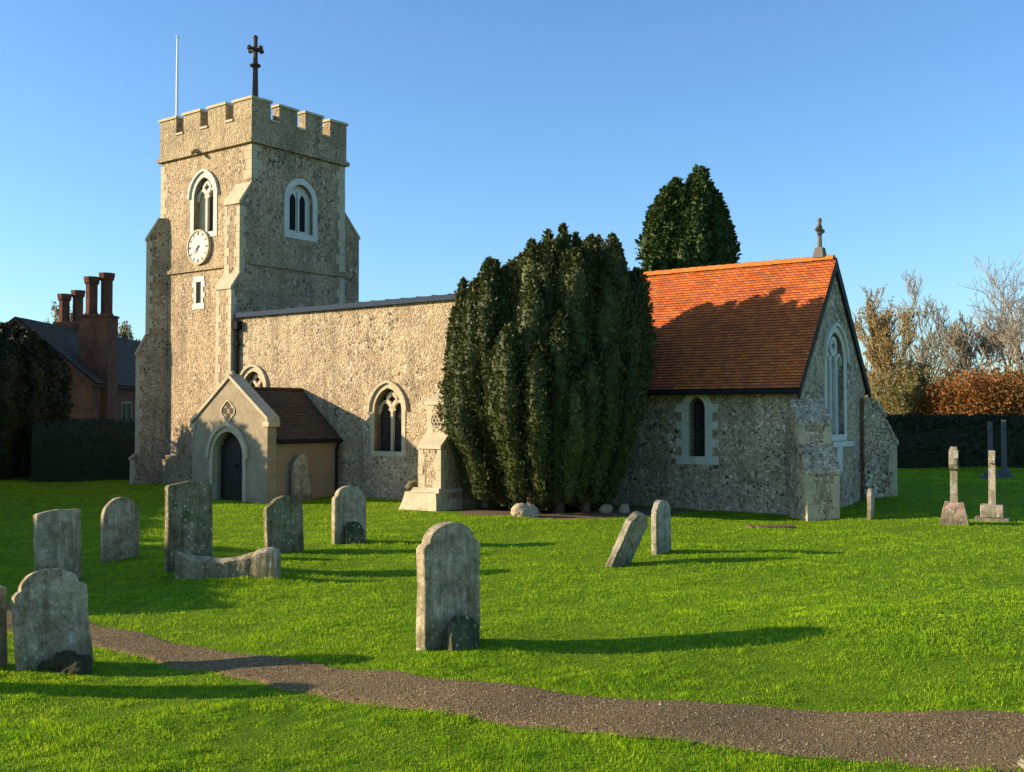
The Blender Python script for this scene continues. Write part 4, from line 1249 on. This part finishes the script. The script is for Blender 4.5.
def column_surface(axis, zb, zt, r0, segs, rings, ph, shape=1.0, lump=.12, rgen=rng):
    """returns function(th,t)->(pos,normal)"""
    A, B = np.array(axis[0], float), np.array(axis[1], float)
    def f(th, t):
        z = zb + (zt - zb) * t
        e = np.minimum(1, t * 1.6); e = e * e * (3 - 2 * e)
        e = e - .12 * np.maximum(0, t - .55) ** 1.2
        cx_ = A[0] + (B[0] - A[0]) * e; cy_ = A[1] + (B[1] - A[1]) * e
        pr = np.where(t < .12, .55 + t / .12 * .35, np.where(t < .45, .9 + (t - .12) / .33 * .1, 1.0)) * np.clip((1 - t) / .17, 0, 1) ** .55
        lm = lump * (np.sin(th * 2 + z * 3.1 + ph) * .5 + np.sin(th * 5 - z * 5.3 + ph * 2) * .35 + np.sin(th * 3 + z * 9.7 + ph * 3) * .35 + np.sin(th * 7 + z * 14 + ph * 5) * .25)
        r = r0 * np.maximum(pr, .03) * shape + lm * np.minimum(1, pr * 1.5)
        return np.stack([cx_ + r * np.cos(th), cy_ + r * np.sin(th), z], -1), np.stack([np.cos(th), np.sin(th), 0 * th + .25], -1)
    return f

def columns_foliage(cols, leaf, dens, mat, parent, lump=.12, name='foliage', up=.9, rs=1, asp=.5, core=.07):
    rg = np.random.default_rng(rs)
    VV = []; F4 = []; off = 0
    for (ax, zb, zt, r0) in cols:
        ph = rg.random() * 6.28
        f = column_surface(ax, zb, zt, r0, 14, 30, ph, lump=lump)
        sg, rn = 14, max(10, int((zt - zb) * 6))
        th = np.linspace(0, 2 * np.pi, sg, endpoint=False)[None, :].repeat(rn, 0); t = np.linspace(0, 1, rn)[:, None].repeat(sg, 1)
        p_, nr_ = f(th.reshape(-1), t.reshape(-1))
        p_ = p_ - nr_ * np.array([1, 1, 0]) * core
        VV.append(p_)
        i_, j_ = np.meshgrid(np.arange(rn - 1), np.arange(sg), indexing='ij')
        a = i_ * sg + j_; b = i_ * sg + (j_ + 1) % sg
        F4.append((np.stack([a, b, b + sg, a + sg], -1).reshape(-1, 4)) + off); off += len(p_)
        n = int((zt - zb) * 2 * np.pi * r0 * dens)
        th = rg.random(n) * 2 * np.pi; t = rg.random(n) ** .95
        p_, nr = f(th, t)
        p_ = p_ - nr * rg.uniform(0, core, n)[:, None]
        v_, q_ = leaf_quads(p_, nr, leaf, rg, up=up, asp=asp)
        VV.append(v_); F4.append(q_ + off); off += len(v_)
    return mesh_np(name, np.concatenate(VV), [np.concatenate(F4)], mat, parent)

# -- main yew clump
yx, yy = 1.02, 29.15
yew = thing('yew_tree', 'massive dark clump of upright Irish yew spires standing against the middle of the church', 'yew tree', (yx, yy, 0))
def ytop(px_x):   # crown height against picture-side offset
    xs = [-3.0, -2.6, -2.1, -1.5, -.8, -.2, .3, .9, 1.5, 2.0, 2.5, 3.0]
    zs = [5.2, 6.3, 6.8, 6.8, 6.9, 7.3, 7.55, 7.45, 7.6, 7.3, 6.8, 5.6]
    return float(np.interp(px_x, xs, zs))
cols = []
ry = random.Random(5)
for ring_r, k, rr in ((2.38, 36, .34), (1.8, 26, .36), (1.1, 16, .38), (.3, 6, .38)):
    for i in range(k):
        a = 2 * math.pi * (i + ry.uniform(-.28, .28)) / k + ring_r
        r_ = ring_r * ry.uniform(.93, 1.07)
        ox, oy = r_ * math.cos(a) * 1.0, r_ * math.sin(a) * .82
        top = ytop(ox) * ry.uniform(.92, 1.03) - (0.0 if ring_r < 2 else ry.uniform(.0, 2.2 if oy < -.8 else .6))
        zb = ry.uniform(.08, .35)
        if oy < -1 and .1 < ox < .9: zb = ry.uniform(.5, .9)
        cols.append((((yx * 0 + ox * .58, oy * .58), (ox, oy)), zb, max(top, 2.5), rr * ry.uniform(.8, 1.15)))
# younger front spires
for ox, oy, tp, r_ in ((1.0, -2.25, 4.1, .28), (1.5, -2.2, 4.4, .26), (.6, -2.35, 3.6, .3), (-.4, -2.45, 4.4, .3), (-1.1, -2.3, 4.9, .3), (.2, -2.3, 5.2, .28), (2.0, -1.9, 4.2, .28), (-2.3, -.9, 4.3, .38), (-2.55, -.2, 4.1, .4)):
    cols.append((((ox * .75, oy * .75), (ox, oy)), .35, tp, r_))
columns_foliage(cols, .10, 300, M_yew, yew, lump=.085, rs=3, asp=.55, core=.08)
bm = bmesh.new()
for ox, oy, r_ in ((-.5, -1.2, .14), (.2, -.9, .22), (.9, -1.1, .16), (1.3, -.4, .15), (-.9, -.2, .15), (.0, .4, .25)):
    tube(bm, [(ox, oy, -.2), (ox * 1.05, oy * 1.05, .7), (ox * 1.3, oy * 1.2, 1.8)], [r_ * .9, r_ * .75, r_ * .6], 8)
obj('trunk', bm, M_bark, yew, smooth=True)
# bare soil at the yew foot
def soil_patch(x, y, rx_, ry_, label, ang=0):
    bm = bmesh.new(); c = bm.verts.new((x, y, gh(x, y) + .02)); vs__ = []
    for k in range(40):
        a = 2 * math.pi * k / 40; r = 1 + .13 * math.sin(3 * a + 1) + .08 * math.sin(7 * a)
        X_ = x + rx_ * r * math.cos(a) * math.cos(ang) - ry_ * r * math.sin(a) * math.sin(ang); Y_ = y + rx_ * r * math.cos(a) * math.sin(ang) + ry_ * r * math.sin(a) * math.cos(ang)
        vs__.append((X_, Y_))
    rings = [[bm.verts.new((x + (X_ - x) * s_, y + (Y_ - y) * s_, gh(x + (X_ - x) * s_, y + (Y_ - y) * s_) + (.03 if s_ < 1 else .0))) for X_, Y_ in vs__] for s_ in (.25, .5, .75, 1)]
    for k in range(40):
        bm.faces.new((c, rings[0][k], rings[0][(k + 1) % 40]))
        for q_ in range(3): bm.faces.new((rings[q_][k], rings[q_][(k + 1) % 40], rings[q_ + 1][(k + 1) % 40], rings[q_ + 1][k]))
    return tag(obj('bare_earth', bm, M_soil, smooth=True), kind='structure')
SOIL = (1.3, 28.6, 3.3, 2.0)
soil_patch(*SOIL, None)

# -- background conifer (two leaders)
cf = thing('conifer_tree', 'dark rounded conifer with two leaders rising behind the red tiled roof', 'conifer', (7.45, 45, 0))
cols = []
rc = random.Random(9)
for i in range(64):
    a = rc.random() * 6.28; r_ = 1.55 * math.sqrt(rc.random())
    ox, oy = r_ * math.cos(a), r_ * math.sin(a)
    tp = float(np.interp(ox, [-1.8, -1.35, -.85, -.5, -.1, .15, .5, .8, 1.15, 1.6], [10.6, 11.8, 12.6, 12.8, 12.2, 12.7, 13.5, 12.9, 12.2, 11.0])) - abs(oy) * .5 - rc.uniform(0, .4)
    cols.append((((ox * .6, oy * .6), (ox * 1.0, oy)), 1.0 + rc.random(), tp, .52 * rc.uniform(.7, 1.15)))
columns_foliage(cols, .19, 95, M_conif, cf, lump=.15, rs=4, up=.4, asp=.6)
bm = bmesh.new(); tube(bm, [(0, 0, -.2), (0, 0, 3), (.1, 0, 8)], [.35, .28, .12], 10); obj('trunk', bm, M_bark, cf, smooth=True)

# -- left evergreen
le = thing('yew_tree', 'near black evergreen at the left edge in front of the brick house', 'yew tree', (-21.5, 44.0, 0))
cols = []
for i in range(50):
    a = rc.random() * 6.28; r_ = 2.8 * math.sqrt(rc.random())
    ox, oy = r_ * math.cos(a), r_ * math.sin(a)
    tp = float(np.interp(ox, [-2.5, 0, .8, 1.6, 2.3], [6.5, 6.5, 6.4, 6.0, 5.3])) - abs(oy) * .1 - rc.uniform(0, .4)
    cols.append((((ox * .8, oy * .8), (ox, oy)), .1, tp, .55 * rc.uniform(.7, 1.15)))
columns_foliage(cols, .15, 110, M_yewdark, le, lump=.12, rs=6)
bm = bmesh.new(); tube(bm, [(0, 0, -.2), (0, 0, 2), (.1, 0, 4)], [.3, .25, .12], 10); obj('trunk', bm, M_bark, le, smooth=True)

# hedges: displaced box + leaves
def hedge(p0, p1, h, th, label, mat, name='hedge', leaf=.16, dens=70, topn=.12, cat='hedge', rs=1, kind=None):
    zg = gh((p0[0] + p1[0]) / 2, (p0[1] + p1[1]) / 2) if abs(p0[0]) < 50 else 0; p0 = Vector((*p0, zg - .05)); p1 = Vector((*p1, zg - .05)); d_ = (p1 - p0); L = d_.length; d_.normalize(); s_ = Vector((-d_.y, d_.x, 0))
    rg = np.random.default_rng(rs)
    nl = max(8, int(L / .5)); prof = [(-1, 0), (-1.04, .35), (-1, .75), (-.85, .97), (0, 1.02), (.85, .97), (1, .75), (1.04, .35), (1, 0)]
    VV = []
    D = np.array(d_); S = np.array(s_); P0 = np.array(p0)
    def surf(u, k):  # u in metres, k in profile param [0,8]
        px_ = np.interp(k, range(9), [q_[0] for q_ in prof]); pz_ = np.interp(k, range(9), [q_[1] for q_ in prof])
        lm = .5 * np.sin(u * 1.9 + k * 1.3) + .4 * np.sin(u * 4.3 - k * 2.1 + 1) + .3 * np.sin(u * 9.1 + k * 3.7)
        w_ = px_ * th / 2 + topn * lm * np.sign(px_ + 1e-6) * (np.abs(px_) > .1)
        z_ = pz_ * h + topn * lm * .7 * (pz_ > .9)
        return P0[None] + u[:, None] * D[None] + w_[:, None] * S[None] + np.stack([0 * z_, 0 * z_, z_], -1)
    U__, K__ = np.meshgrid(np.linspace(0, L, nl), np.arange(9.0), indexing='ij')
    Vv = surf(U__.reshape(-1), K__.reshape(-1))
    i_, j_ = np.meshgrid(np.arange(nl - 1), np.arange(8), indexing='ij'); a = (i_ * 9 + j_).reshape(-1)
    F = np.stack([a, a + 1, a + 10, a + 9], -1)
    n = int(L * (2 * h + th) * dens)
    u = rg.random(n) * L; k = rg.random(n) * 8
    p_ = surf(u, k); ctr = P0[None] + u[:, None] * D[None] + np.array([0, 0, h * .5])[None]
    nr = p_ - ctr; nr /= np.linalg.norm(nr, axis=1)[:, None]
    v_, q_ = leaf_quads(p_, nr, leaf, rg, up=.3, asp=.6, spread=.8)
    o = mesh_np(name, np.concatenate([Vv, v_]), [np.concatenate([F, q_ + len(Vv)])], mat)
    return tag(o, label, cat, kind=kind)
hedge((-18.9, 42.3), (-14.3, 42.9), 2.40, 1.2, 'clipped dark hedge behind the shaded grass left of the tower', M_yewdark, rs=2, leaf=.1, topn=.05)
hedge((11.5, 44.0), (40, 44.5), 2.12, 1.6, 'long dark clipped hedge closing the churchyard right of the chancel', M_yewdark, rs=3, leaf=.12, topn=.04, dens=150)

def leaf_cloud(n, fn, leaf, mat, parent, name, rs, up=0.0, asp=.6):
    rg = np.random.default_rng(rs)
    P = fn(n, rg)
    N = rg.normal(0, 1, P.shape); N /= np.linalg.norm(N, axis=1)[:, None]
    v_, q_ = leaf_quads(P, N, leaf, rg, up=up, asp=asp)
    return mesh_np(name, v_, [q_], mat, parent)

# -- bare trees
def bare_tree(name, label, cat, loc, height, trunk_r, spread, seed, mat=None, levels=5, group=None, leaves=None, nleaf=0, leafsize=.12, up=.5, first=.25, twigmin=.012, lean=(0, 0), kids=(5, 5, 5, 4, 4), lenr=.62):
    rt = random.Random(seed)
    mat = mat or M_twig
    t_ = thing(name, label, cat, loc, 0, group)
    segs = []; tips = []
    def grow(p, d, L, r, lv):
        n = 5 if lv < 2 else 3
        pts = [p.copy()]; rs_ = [r]
        q_ = p.copy(); dd = d.copy()
        for i in range(n):
            dd = (dd + Vector((rt.gauss(0, .13), rt.gauss(0, .13), rt.gauss(0, .08) + up * .10))).normalized()
            q_ = q_ + dd * L / n
            pts.append(q_.copy()); rs_.append(max(r * (1 - .62 * (i + 1) / n), twigmin * .6))
        segs.append((pts, rs_, lv))
        if lv >= levels:
            tips.extend(pts[1:]); return
        k = kids[min(lv, len(kids) - 1)]
        for j in range(k):
            f = (first if lv == 0 else .2) + (1 - (first if lv == 0 else .2)) * (j + rt.random()) / k
            f = min(f, .98)
            ii_ = f * n; i0_ = int(ii_); fr_ = ii_ - i0_
            b = pts[i0_].lerp(pts[min(i0_ + 1, n)], fr_)
            br = rs_[i0_] * .62
            ang = rt.random() * 6.28
            ax = dd.cross(Vector((math.cos(ang), math.sin(ang), .3))).normalized()
            tilt = spread * rt.uniform(.6, 1.2)
            nd = (Matrix.Rotation(tilt, 3, ax) @ dd).normalized()
            if nd.z < -.1: nd.z = abs(nd.z) * .3
            grow(b, nd, L * lenr * rt.uniform(.75, 1.2) * (1.1 - .35 * f), max(br, twigmin), lv + 1)
        tips.append(pts[-1])
    grow(Vector((0, 0, -.2)), Vector((lean[0], lean[1], 1)).normalized(), height * .55, trunk_r, 0)
    def build(sel, nm, sides):
        VV = []; FF = []; off = 0
        for pts, rs_, lv in segs:
            if not sel(lv): continue
            sd_ = sides if lv < 2 else 3
            P = np.array([tuple(p_) for p_ in pts]); 
            d_ = np.gradient(P, axis=0); d_ /= np.linalg.norm(d_, axis=1)[:, None]
            ref = np.where(np.abs(d_[:, 2:3]) > .9, np.array([[1., 0, 0]]), np.array([[0, 0, 1.]]))
            a = np.cross(d_, ref); a /= np.linalg.norm(a, axis=1)[:, None]; b = np.cross(d_, a)
            th = np.linspace(0, 2 * np.pi, sd_, endpoint=False)
            ring_ = P[:, None] + np.array(rs_)[:, None, None] * (a[:, None] * np.cos(th)[None, :, None] + b[:, None] * np.sin(th)[None, :, None])
            VV.append(ring_.reshape(-1, 3))
            i_, j_ = np.meshgrid(np.arange(len(P) - 1), np.arange(sd_), indexing='ij')
            A_ = i_ * sd_ + j_; B_ = i_ * sd_ + (j_ + 1) % sd_
            FF.append(np.stack([A_, B_, B_ + sd_, A_ + sd_], -1).reshape(-1, 4) + off); off += len(P) * sd_
        return mesh_np(nm, np.concatenate(VV), [np.concatenate(FF)], mat if nm != 'trunk' else (M_bark if mat is M_twig else mat), t_)
    build(lambda l_: l_ == 0, 'trunk', 8)
    build(lambda l_: l_ > 0, 'crown', 6)
    if leaves and nleaf:
        T = np.array([tuple(p_) for p_ in tips])
        def fn(n_, rg): return T[rg.integers(0, len(T), n_)] + rg.normal(0, .12, (n_, 3))
        leaf_cloud(nleaf, fn, leafsize, leaves, t_, 'leaves', seed)
    return t_
BT = 'leafless trees beyond the churchyard hedge'
def pxw(px, d): return (px - 512) / 1063 * d
bare_tree('willow_tree', 'bushy golden brown tree rising directly right of the chancel gable', 'tree', (pxw(884, 62), 62, 0), 11.3, .20, .48, 21, M_twig_w, 5, BT, M_willow, 3800, .14, up=1.4, first=.08, twigmin=.022, kids=(9, 6, 5, 4), lenr=.6)
bare_tree('bare_tree', 'slim grey leafless tree with upright twigs behind the golden brown one', 'tree', (pxw(922, 72), 72, 0), 13.2, .2, .5, 22, M_twig, 5, BT, up=1.0, first=.15, kids=(8, 5, 4, 3), twigmin=.024)
bare_tree('bare_tree', 'low pale leafless tree in the gap between the brown tree and the big spreading one', 'tree', (pxw(950, 66), 66, 0), 10.0, .16, .55, 23, M_twig, 5, BT, M_olive, 1500, .14, up=1.0, first=.1, kids=(10, 6, 5, 4), twigmin=.022)
bare_tree('bare_tree', 'large spreading leafless tree at the right edge of the picture', 'tree', (pxw(1004, 60), 60, 0), 12.6, .30, .75, 24, M_twig, 5, BT, up=.9, first=.22, kids=(11, 6, 5, 3, 2), twigmin=.02, lenr=.7)
bare_tree('bare_tree', 'brown twiggy tree low behind the hedge next to the chancel buttress', 'tree', (pxw(900, 58), 58, 0), 6.2, .12, .5, 26, M_twig_w, 5, BT, M_olive, 5000, .15, up=1.2, first=.05, kids=(9, 6, 5, 4), twigmin=.014)
bare_tree('bare_tree', 'leafless tree glimpsed beyond the far end of the nave roof', 'tree', (pxw(372, 85), 85, 0), 12.2, .2, .5, 27, M_twig, 4, BT, up=1, kids=(8, 6, 5, 4), twigmin=.02)
bare_tree('bare_tree', 'yellowish tree showing between the house chimneys and the tower', 'tree', (pxw(126, 100), 100, 0), 12.6, .25, .5, 28, M_twig_w, 4, BT, M_olive, 7000, .3, up=.8, first=.2, kids=(9, 7, 5, 4), twigmin=.03)
bare_tree('bare_tree', 'yellowish tree showing just left of the tall house chimneys', 'tree', (pxw(84, 105), 105, 0), 15.5, .25, .4, 29, M_twig_w, 4, BT, M_olive, 5000, .3, up=.8, first=.2, kids=(9, 7, 5, 4), twigmin=.03)

def bush(name, label, cat, cx_, cy_, w, d_, h, mat, rs, leaf=.2, n=6000, z0=0.0, group=None):
    rg = np.random.default_rng(rs)
    k = 14
    C_ = np.stack([rg.uniform(-w / 2, w / 2, k), rg.uniform(-d_ / 2, d_ / 2, k), rg.uniform(.3, .72, k) * h], -1)
    Rr = rg.uniform(.25, .42, k) * h
    Rr = np.minimum(Rr, h - C_[:, 2])
    i = rg.integers(0, k, n)
    N = rg.normal(0, 1, (n, 3)); N /= np.linalg.norm(N, axis=1)[:, None]
    P = C_[i] + N * (Rr[i] * rg.uniform(.6, 1.02, n))[:, None]
    P[:, 2] = np.maximum(P[:, 2], .05)
    v_, q_ = leaf_quads(P, N, leaf, rg, up=.3, asp=.65)
    t_ = thing(name, label, cat, (cx_, cy_, z0), 0, group)
    mesh_np('foliage', v_, [q_], mat, t_)
    bm = bmesh.new()
    for j in range(9):
        c = C_[j]; tube(bm, [(c[0] * .3, c[1] * .3, -.2), (c[0] * .7, c[1] * .7, c[2] * .5), tuple(c)], [.08, .05, .02], 5)
    obj('stem', bm, M_bark, t_, smooth=True)
    return t_
AB = 'autumn shrubs behind the far hedge'
bush('beech_bush', 'bright russet autumn bush above the far hedge, right of the low pale tree', 'bush', pxw(980, 57), 57, 3.2, 2, 5.5, M_russet, 31, .16, 14000, group=AB)
bush('beech_bush', 'olive and russet bush at the right edge above the far hedge', 'bush', pxw(1028, 58), 58, 3.4, 2, 5.7, M_olive, 32, .16, 10000, group=AB)
bush('beech_bush', 'dull orange bush showing between bare stems above the far hedge', 'bush', pxw(930, 60), 60, 3.4, 2, 4.6, M_russet, 33, .16, 8000, group=AB)
bush('beech_bush', 'low orange brown bush above the hedge next to the chancel', 'bush', pxw(893, 60), 60, 3.0, 2, 4.0, M_olive, 34, .16, 7000, group=AB)
bush('holly_bush', 'small dark bush in the shaded corner between tower buttress and porch', 'bush', *cw(-18.4, -4.2).xy, .9, .7, 1.5, M_yewdark, 35, .10, 2500)
# distant wooded skyline
tag(hedge((-160, 150), (160, 150), 7.0, 14, 'low far-off woodland closing the view', M_olive, name='woodland', leaf=1.0, dens=2.2, topn=1.0, cat='woodland', rs=8), kind='stuff')

# ------------------------------------------------------------------ brick house on the left
hs = thing('brick_house', 'old brick house with dark roof and tall paired chimneys behind the left hedge', 'house', (-27.5, 59, 0))
bm = bmesh.new()
prism(bm, [(-4.2, 0, -.3), (4.2, 0, -.3), (4.2, 0, 4.5), (0, 0, 7.9), (-4.2, 0, 4.5)], (0, 21, 0))
hw_ = obj('house_wall', bm, M_brick, hs)
bm = bmesh.new(); uvl = bm.loops.layers.uv.new('UVMap')
courses(bm, uvl, -.3, 21.3, (0, 8.05), (4.55, 4.35), gauge=.2)
courses(bm, uvl, -.3, 21.3, (0, 8.05), (-4.55, 4.35), gauge=.2)
prism(bm, [(-.29, 4.5, 4.3), (-.29, 0, 8.0), (-.29, -4.5, 4.3), (-.29, -4.45, 4.15), (-.29, 0, 7.8), (-.29, 4.45, 4.15)], (21.58, 0, 0))
for v_ in bm.verts: v_.co = Vector((v_.co.y, v_.co.x, v_.co.z))
bmesh.ops.recalc_face_normals(bm, faces=bm.faces)
me = bpy.data.meshes.new('house_roof'); bm.to_mesh(me); bm.free(); link_mesh('house_roof', me, hs, (M_tile_b,))
def chimney(x, y, bw, bd, z0, z1, z2, rad, n=2, ydir=True):
    bm = bmesh.new()
    bx(bm, x - bw / 2, x + bw / 2, y - bd / 2, y + bd / 2, z0, z1)
    bx(bm, x - bw / 2 - .06, x + bw / 2 + .06, y - bd / 2 - .06, y + bd / 2 + .06, z1 + .002, z1 + .12)
    c = obj('chimney', bm, M_brick, hs)
    for k in range(n):
        s_ = bm = bmesh.new()
        xx_ = x + (k - (n - 1) / 2) * rad * 1.75
        yy_ = y + (k - (n - 1) / 2) * rad * 1.2
        dz = .28 * k
        tube(bm, [(xx_, yy_, z1 + .12), (xx_, yy_, z1 + .3), (xx_, yy_, z2 - .45 + dz), (xx_, yy_, z2 - .35 + dz), (xx_, yy_, z2 - .1 + dz), (xx_, yy_, z2 + dz)], [rad * 1.12, rad * .88, rad * .88, rad * 1.1, rad * 1.22, rad * 1.22], 8)
        obj('chimney_shaft', bm, M_brick, c)
chimney(3.75, 2.0, 1.65, 1.5, -.2, 8.2, 10.5, .39)
chimney(-.35, 8.0, 1.5, 1.5, 6.5, 8.3, 10.2, .38)
PH = lambda s_, z_, d_=0.0: (4.2 + d_, s_, z_)
for k, s_ in enumerate((5.2, 9.5, 13.5, 17.5)):
    bm = bmesh.new()
    ringp(bm, [PH(s_ - .85, 1.2, .04), PH(s_ + .85, 1.2, .04), PH(s_ + .85, 3.4, .04), PH(s_ - .85, 3.4, .04)], [PH(s_ - .75, 1.3, .04), PH(s_ + .75, 1.3, .04), PH(s_ + .75, 3.3, .04), PH(s_ - .75, 3.3, .04)], (-.06, 0, 0))
    bx(bm, 4.19, 4.235, s_ - .05, s_ + .05, 1.3, 3.3)
    wf = obj('window', bm, M_render, hs)
    bm = bmesh.new(); bm.faces.new([bm.verts.new(PH(a_, z_, .015)) for a_, z_ in ((s_ - .75, 1.3), (s_ + .75, 1.3), (s_ + .75, 3.3), (s_ - .75, 3.3))]); obj('pane', bm, M_glass, wf)

# ------------------------------------------------------------------ trees outside the left edge that shade the churchyard
def shade_tree(x, y, top, rad, label, seed, k=16, zb=.2):
    r_ = random.Random(seed)
    t_ = thing('holly_tree', label, 'tree', (x, y, 0), 0, 'evergreens beyond the left edge')
    cols = []
    for i in range(k):
        a = r_.random() * 6.28; q_ = rad * math.sqrt(r_.random())
        cols.append((((q_ * math.cos(a) * .7, q_ * math.sin(a) * .7), (q_ * math.cos(a), q_ * math.sin(a))), zb, top * r_.uniform(.94, 1.0) - .25 * q_, .6))
    columns_foliage(cols, .22, 22, M_yewdark, t_, lump=.15, rs=seed)
    bm = bmesh.new(); tube(bm, [(0, 0, -.2), (0, 0, top * .6)], [.25, .1], 8); obj('trunk', bm, M_bark, t_, smooth=True)
shade_tree(-21.5, 32.2, 6.15, 1.3, 'holly tree nearest the porch, beyond the left side of the picture', 41)
shade_tree(-22.0, 34.6, 5.5, 1.5, 'second holly tree, farther back beyond the left side of the picture', 42)
shade_tree(-23.0, 37.4, 5.5, 1.8, 'third holly tree, level with the tower beyond the left side of the picture', 43)
shade_tree(-27.0, 41.5, 5.2, 1.9, 'holly tree in line with the clipped hedge, beyond the left side of the picture', 45)
shade_tree(-25.5, 16.3, 6.3, 1.6, 'broad evergreen far beyond the left side, its shadow crossing the lawn', 44)
shade_tree(-24.5, 19.2, 5.7, 1.5, 'smaller evergreen behind the broad one, far beyond the left side', 46)
hedge((-15.0, 20.0), (-18.2, 31.0), 2.3, 1.0, 'low dark hedge beyond the left side of the picture', M_yewdark, rs=12, leaf=.12)
hedge((-12.5, 14.2), (-13.6, 18.2), 2.4, 1.0, 'short dark hedge nearer the viewer, beyond the left side of the picture', M_yewdark, rs=13, leaf=.12)

# ------------------------------------------------------------------ grass
def blades(n, dmin, dmax, rx, hscale, wscale, name, seed, label):
    rg = np.random.default_rng(seed)
    u = rg.random(n)
    d = dmin * (dmax / dmin) ** u
    x = d * rg.uniform(-rx, rx, n); y = d
    # clumping
    cl = .5 + .5 * np.sin(x * 3.1 + 1.7 * np.sin(y * 2.3)) * np.cos(y * 3.7 + 1.3 * np.sin(x * 2.9))
    cl2 = .5 + .5 * np.sin(x * .9 + np.sin(y * 1.1) * 2) * np.cos(y * .8)
    keep = ~in_path(x, y, -0.05 + .10 * (rg.random(n) - .5))
    # church footprint
    lx = (x - C0.x) * ex.x + (y - C0.y) * ex.y; ly = (x - C0.x) * nn.x + (y - C0.y) * nn.y
    for (a0, a1, b0, b1) in ((-8.3, 0, 0, 5), (-19, -8, -3.2, 5), (-24.2, -19, -2.6, 2.1), (-17.4, -13.8, -6.1, -3.2), (-9.7, -7.9, -5.3, -3.2)):
        keep &= ~((lx > a0) & (lx < a1) & (ly > b0) & (ly < b1))
    keep &= ~(((x - SOIL[0]) / SOIL[2]) ** 2 + ((y - SOIL[1]) / SOIL[3]) ** 2 < .95)
    keep &= ~((np.abs(x - 4.15) < .36) & (np.abs(y - 7.8) < .24)) & ~((np.abs(x - 6.0) < .5) & (np.abs(y - 24.75) < .2))
    x, y, d, cl, cl2 = x[keep], y[keep], d[keep], cl[keep], cl2[keep]; n = len(x)
    c3 = .5 + .5 * np.sin(x * 7.3 + 2 * np.sin(y * 5.1)) * np.sin(y * 8.9 + 2 * np.sin(x * 6.3))
    h = hscale * (.40 + .30 * cl * cl2 + .80 * c3 * c3 + .2 * rg.random(n)) * rg.uniform(.6, 1.25, n) * (1 + d * .012)
    w = wscale * (.35 + .055 * d) * rg.uniform(.7, 1.3, n)
    a = rg.random(n) * 6.283
    lean = rg.uniform(.15, .9, n); la = a + rg.normal(0, .8, n) + np.pi / 2
    z = gh_np(x, y) - .006
    sx, sy = np.cos(a) * w / 2, np.sin(a) * w / 2
    tx, ty = x + np.cos(la) * h * lean, y + np.sin(la) * h * lean
    mx_, my_ = x + np.cos(la) * h * lean * .35, y + np.sin(la) * h * lean * .35
    mz = z + h * .6; tz = z + h * (1.05 - .35 * lean)
    V = np.stack([np.stack([x - sx, y - sy, z], -1), np.stack([x + sx, y + sy, z], -1), np.stack([mx_ + sx * .8, my_ + sy * .8, mz], -1), np.stack([mx_ - sx * .8, my_ - sy * .8, mz], -1), np.stack([tx, ty, tz], -1)], 1).reshape(-1, 3)
    b = np.arange(n) * 5
    F4 = np.stack([b, b + 1, b + 2, b + 3], -1); F3 = np.stack([b + 3, b + 2, b + 4], -1)
    me = mesh_np(name, V, [F4, F3], M_blade)
    return tag(me, label, 'grass', kind='stuff')
blades(620000, 6.0, 44, .60, .036, .0068, 'grass', 51, 'short bright green mown grass covering the churchyard')
